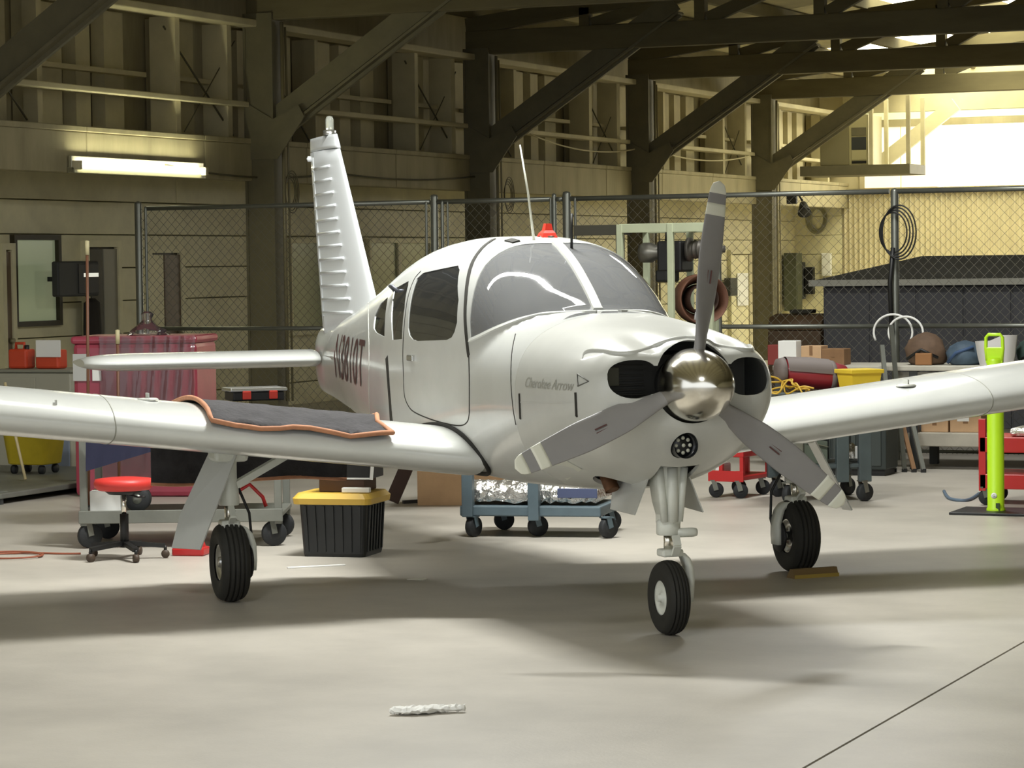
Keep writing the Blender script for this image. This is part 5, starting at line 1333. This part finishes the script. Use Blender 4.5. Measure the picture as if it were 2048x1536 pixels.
MB().lathe([(.0, 0), (.10, 0), (.10, .03), (.075, .035), (.075, .06), (.082, .065), (.075, .07), (.075, .10), (.082, .105), (.075, .11), (.07, .14), (.03, .15), (.03, .32), (0, .32)], (exx(1352), .3, c2), (1, 0, 0), 22).build('starter_motor', mat('starter_grey', (96, 92, 86), .5, metal=.5), en)
MB().bbox(exx(1296), exx(1322), .16, .46, ez(565), ez(540), .02).build('oil_sump', M_black, en)
MB().tube([(exx(1310), .3, ez(482)), (exx(1312), .3, ez(452))], .02, 8).build('hoist_chain', M_dkgrey, en)
cw = thing('cowling_ring', 'rust-brown round engine cowling standing below the engine', 'cowling', (ex0 + exx(1372), YE + .31, ez(650) + .002))
rr_ = (ez(538) - ez(645)) / 2 * .93
for r0, r1, nm, mm_ in ((rr_, rr_ * .62, 'cowl_shell', mat('cowl_rust', (122, 84, 66), .5, var=.25, scale=5)), (rr_ * .60, rr_ * .42, 'inner_ring', mat('ring_dark', (66, 46, 36), .6))):
    MB().lathe([(r1, -.10), (r0 * .92, -.14), (r0, -.06), (r0, .18), (r0 * .97, .18), (r1, -.06), (r1, -.10)], (0, 0, rr_), (.55, -.8, 0) if nm == 'cowl_shell' else (.55, -.8, 0), 40).build(nm, mm_, cw)
MB().bar((.02, -.15, .02), (.07, -.15, rr_ * 1.2), .03, .01, up=(0, 1, 0)).build('bright_strip', M_steel, cw)

# ---- unit heater on its hung shelf
YH = 47.3
p, q = ony(1640, 332, YH), ony(1736, 228, YH)
ht = thing('unit_heater', 'large grey box heater with louvres on a hanging shelf', 'heater', (p.x, YH, p.z))
wv, hv = q.x - p.x, q.z - p.z
MB().bbox(0, wv * .60, 0, .9, 0, hv, .015).build('heater_case', mat('heater_tan', (142, 134, 102), .6), ht)
M_hf = mat('heater_front', (190, 182, 140), .5)
MB().bbox(wv * .60, wv, .0, .88, 0, hv, .01).build('heater_front', M_hf, ht)
for z0, z1, mm_ in ((.30, .55, M_dkgrey), (.58, .74, M_olive), (.03, .08, M_black)): MB().bbox(wv * .66, wv * .96, -.012, .0, hv * z0 if z0 > .1 else hv * z0, hv * z1, .003).build('louvre', mm_, ht)
MB().bbox(wv * .66, wv * .96, -.012, .0, hv * .10, hv * .29, .003).build('access_panel', M_hf, ht)
hsf = thing('hanging_shelf', 'steel shelf frame hung from roof trusses carrying the box heater', 'shelf', (p.x, YH, p.z))
zs0 = ony(1640, 352, YH).z - p.z
MB().bbox(-.35, wv + .75, -.05, 1.0, zs0, -.002, .006).build('shelf_deck', M_olive, hsf)
for x in (wv + .06, wv + .72):
    for y in (-.02, .95): MB().bbox(x - .035, x + .035, y - .03, y + .03, 0, 4.55 - p.z, .004).build('hanger_post', M_tanpale, hsf)
# ---- objects on the far left wall
def wall_y(u, v=550, x=XW): return onx(u, v, x)
o = thing('wall_lamp', 'long fluorescent tube lamp on the header beam of left bay', 'lamp', onx(268, 332, -15.2) + Vector((0, 0, -.05)))
yl0, yl1 = onx(140, 328, -15.2).y - o.location.y, onx(404, 334, -15.2).y - o.location.y
MB().bbox(-.04, .05, yl0, yl1, -.055, .01, .008).build('lamp_tray', mat('lamp_tray', (150, 146, 120), .4, metal=.4), o)
MB().cyl((.075, yl0 + .05, .035), (.075, yl1 - .12, .035), .028, 12).build('tube', mat('tube_lit', (255, 252, 214), .4, emit=26.0), o)
for yy in (yl0 + .03, yl1 - .08): MB().bbox(.02, .11, yy - .03, yy + .03, -.02, .07, .006).build('lamp_holder', M_tanpale, o)
MB().bbox(-.02, .02, yl0, yl1, .0, .12, .004).build('reflector', mat('reflector', (206, 202, 176), .25, metal=.6), o)
a_, b_ = onx(118, 594, XW + .4), onx(198, 522, XW + .4)
tv = thing('wall_monitor', 'dark flat box mounted on the wall beside the pale window', 'monitor', (XW + .4, (a_.y + b_.y) / 2, a_.z))
wv, hv = abs(b_.y - a_.y), b_.z - a_.z
MB().bbox(-.09, .0, -wv / 2, wv / 2, 0, hv, .02).build('monitor_case', M_dkgrey, tv); MB().bbox(.0, .008, -.02, wv / 2 - .02, .03, hv - .03, .004).build('screen', M_black, tv); MB().box(.008, .010, .08, wv / 2 - .03, hv * .55, hv * .66).build('screen_glow', mat('screen_glow', (240, 240, 224), .5, emit=.6), tv)
MB().bar((-.05, 0, hv / 2), (-.40, 0, hv / 2), .05, .05).build('wall_bracket', M_black, tv)
a_, b_ = onx(168, 700, XW + .15), onx(198, 596, XW + .15)
ct = thing('hanging_coat', 'dark coat hanging on the wall below the dark flat box', 'coat', (XW + .10, (a_.y + b_.y) / 2, b_.z))
MB().loft([[(.06 + .05 * math.cos(t) * k, w_ * math.sin(t), z) for t in [2 * PI * i / 18 for i in range(18)]] for z, w_, k in ((0, .05, .6), (-.05, .15, .9), (-.3, .16, 1.1), (-.62, .17, 1.2))]).build('coat_body', mat('coat_dark', (44, 40, 36), .9), ct); MB().tube([(-.02, 0, .02), (.04, 0, .04), (.06, 0, .0)], .008, 6).build('coat_hook', M_galv, ct)
# notices, boxes and coil on the wall at the far bays
def wbox(u0, v0, u1, v1, name, lab, cat, m, d=.08, x=XW, extra=None):
    p, q = onx(u0, v1, x), onx(u1, v0, x); o = thing(name, lab, cat, (x + .062, (p.y + q.y) / 2, p.z)); h_ = q.z - p.z; w_ = abs(q.y - p.y)
    MB().bbox(0, d, -w_ / 2, w_ / 2, 0, h_, min(.01, d / 3)).build('case', m, o)
    MB().bbox(d, d + .006, -w_ * .35, w_ * .35, h_ * .1, h_ * .45, .002).build('face_panel', extra or m, o)
    return o
wbox(1468, 546, 1489, 612, 'wall_notice', 'white paper notice pinned on the far wall door', 'notice', M_paper, .012)
wbox(1442, 556, 1456, 592, 'junction_box', 'dark junction box left of the paper notice', 'box', M_dkgrey, .12)
wbox(1562, 506, 1573, 622, 'tall_locker', 'narrow dark green locker on wall past the last column', 'locker', mat('locker_green', (74, 78, 60), .5), .25)
def bbox_wall(u0, v0, u1, v1, name, lab, cat, m, d=.15):
    p, q = ony(u0, v1, YB + .02), ony(u1, v0, YB + .02); o = thing(name, lab, cat, ((p.x + q.x) / 2, YB + .02, p.z)); h_ = q.z - p.z; w_ = q.x - p.x
    MB().bbox(-w_ / 2, w_ / 2, -d, 0, 0, h_, .012).build('case', m, o); MB().bbox(-w_ * .35, w_ * .35, -d - .008, -d, h_ * .08, h_ * .45, .003).build('face_panel', m, o)
    return o
for k in range(8): MB().bbox(-16.45, -15.36, YB + .03, YB + .09, .01 + .366 * k, .37 + .366 * k, .008).build('wall_board', M_cream, wb)
bbox_wall(1599, 524, 1611, 598, 'loudspeaker', 'narrow dark loudspeaker on the wall left of its black twin', 'loudspeaker', M_dkgrey)
bbox_wall(1614, 534, 1630, 588, 'loudspeaker', 'short black loudspeaker on the wall nearest the shed', 'loudspeaker', M_black)
bbox_wall(1646, 506, 1664, 552, 'breaker_panel', 'pale breaker panel on the cream wall above the shed corner', 'panel', M_paper, .1)
p = ony(1634, 438, YB - .05)
m = MB()
for i in range(5): m.tube([(p.x + (.13 + .02 * i) * math.cos(t), YB - .03 - i * .012, p.z + (.20 + .02 * i) * math.sin(t)) for t in [2 * PI * j / 28 for j in range(28)]], .014, 6, closed=True)
m.build('wall_hose_coil', mat('coil_grey', (146, 142, 112), .5), label='pale hose coiled and hung high on the far cream wall', category='hose')
p = ony(1594, 402, 46.3)
cf = thing('clip_floodlight', 'black clip-on floodlight on the last column', 'floodlight', p)
MB().lathe([(.02, -.12), (.06, -.1), (.10, .05), (.12, .12), (.0, .10)], (.12, 0, -.12), (.3, -.6, -.75), 18).build('lamp_hood', M_black, cf); MB().bbox(-.18, .0, -.05, .05, -.05, .12, .02).build('clamp', M_black, cf); MB().tube([(-.1, 0, .05), (.0, 0, .15), (.1, 0, .0)], .02, 8).build('gooseneck', M_black, cf)
for k_, (u, v) in enumerate(((580, 384), (1015, 390))):
    p = onx(u, v, -14.85); m = MB()
    for i in range(4): m.tube([(p.x + .01 * i, p.y + .12 * (1 + .12 * i) * math.cos(t), p.z + (.15 + .03 * i) * math.sin(t)) for t in [2 * PI * j / 24 for j in range(24)]], .006, 6, closed=True)
    m.build('wire_loop', M_olive, label=['loop of thin wire hung on the column behind the tail fin', 'loop of thin wire hung on the column above the cabin roof'][k_], category='wire')
# ---- look-alikes belong to one group
GROUPS = {'carton': 'cartons on the lower workbench shelf', 'bench_carton': 'cartons on the workbench top', 'metal_bar': 'bars leaning on the workbench',
          'loudspeaker': 'loudspeakers on the far wall', 'fuel_can': 'orange cans on the grey cabinet', 'brown_pole': 'slim brown poles by the frame cart', 'wire_loop': 'wire loops hung on the columns'}
for o in COL.objects:
    k = o.name.split('.')[0]
    if o.parent is None and k in GROUPS and 'label' in o: o['group'] = GROUPS[k]
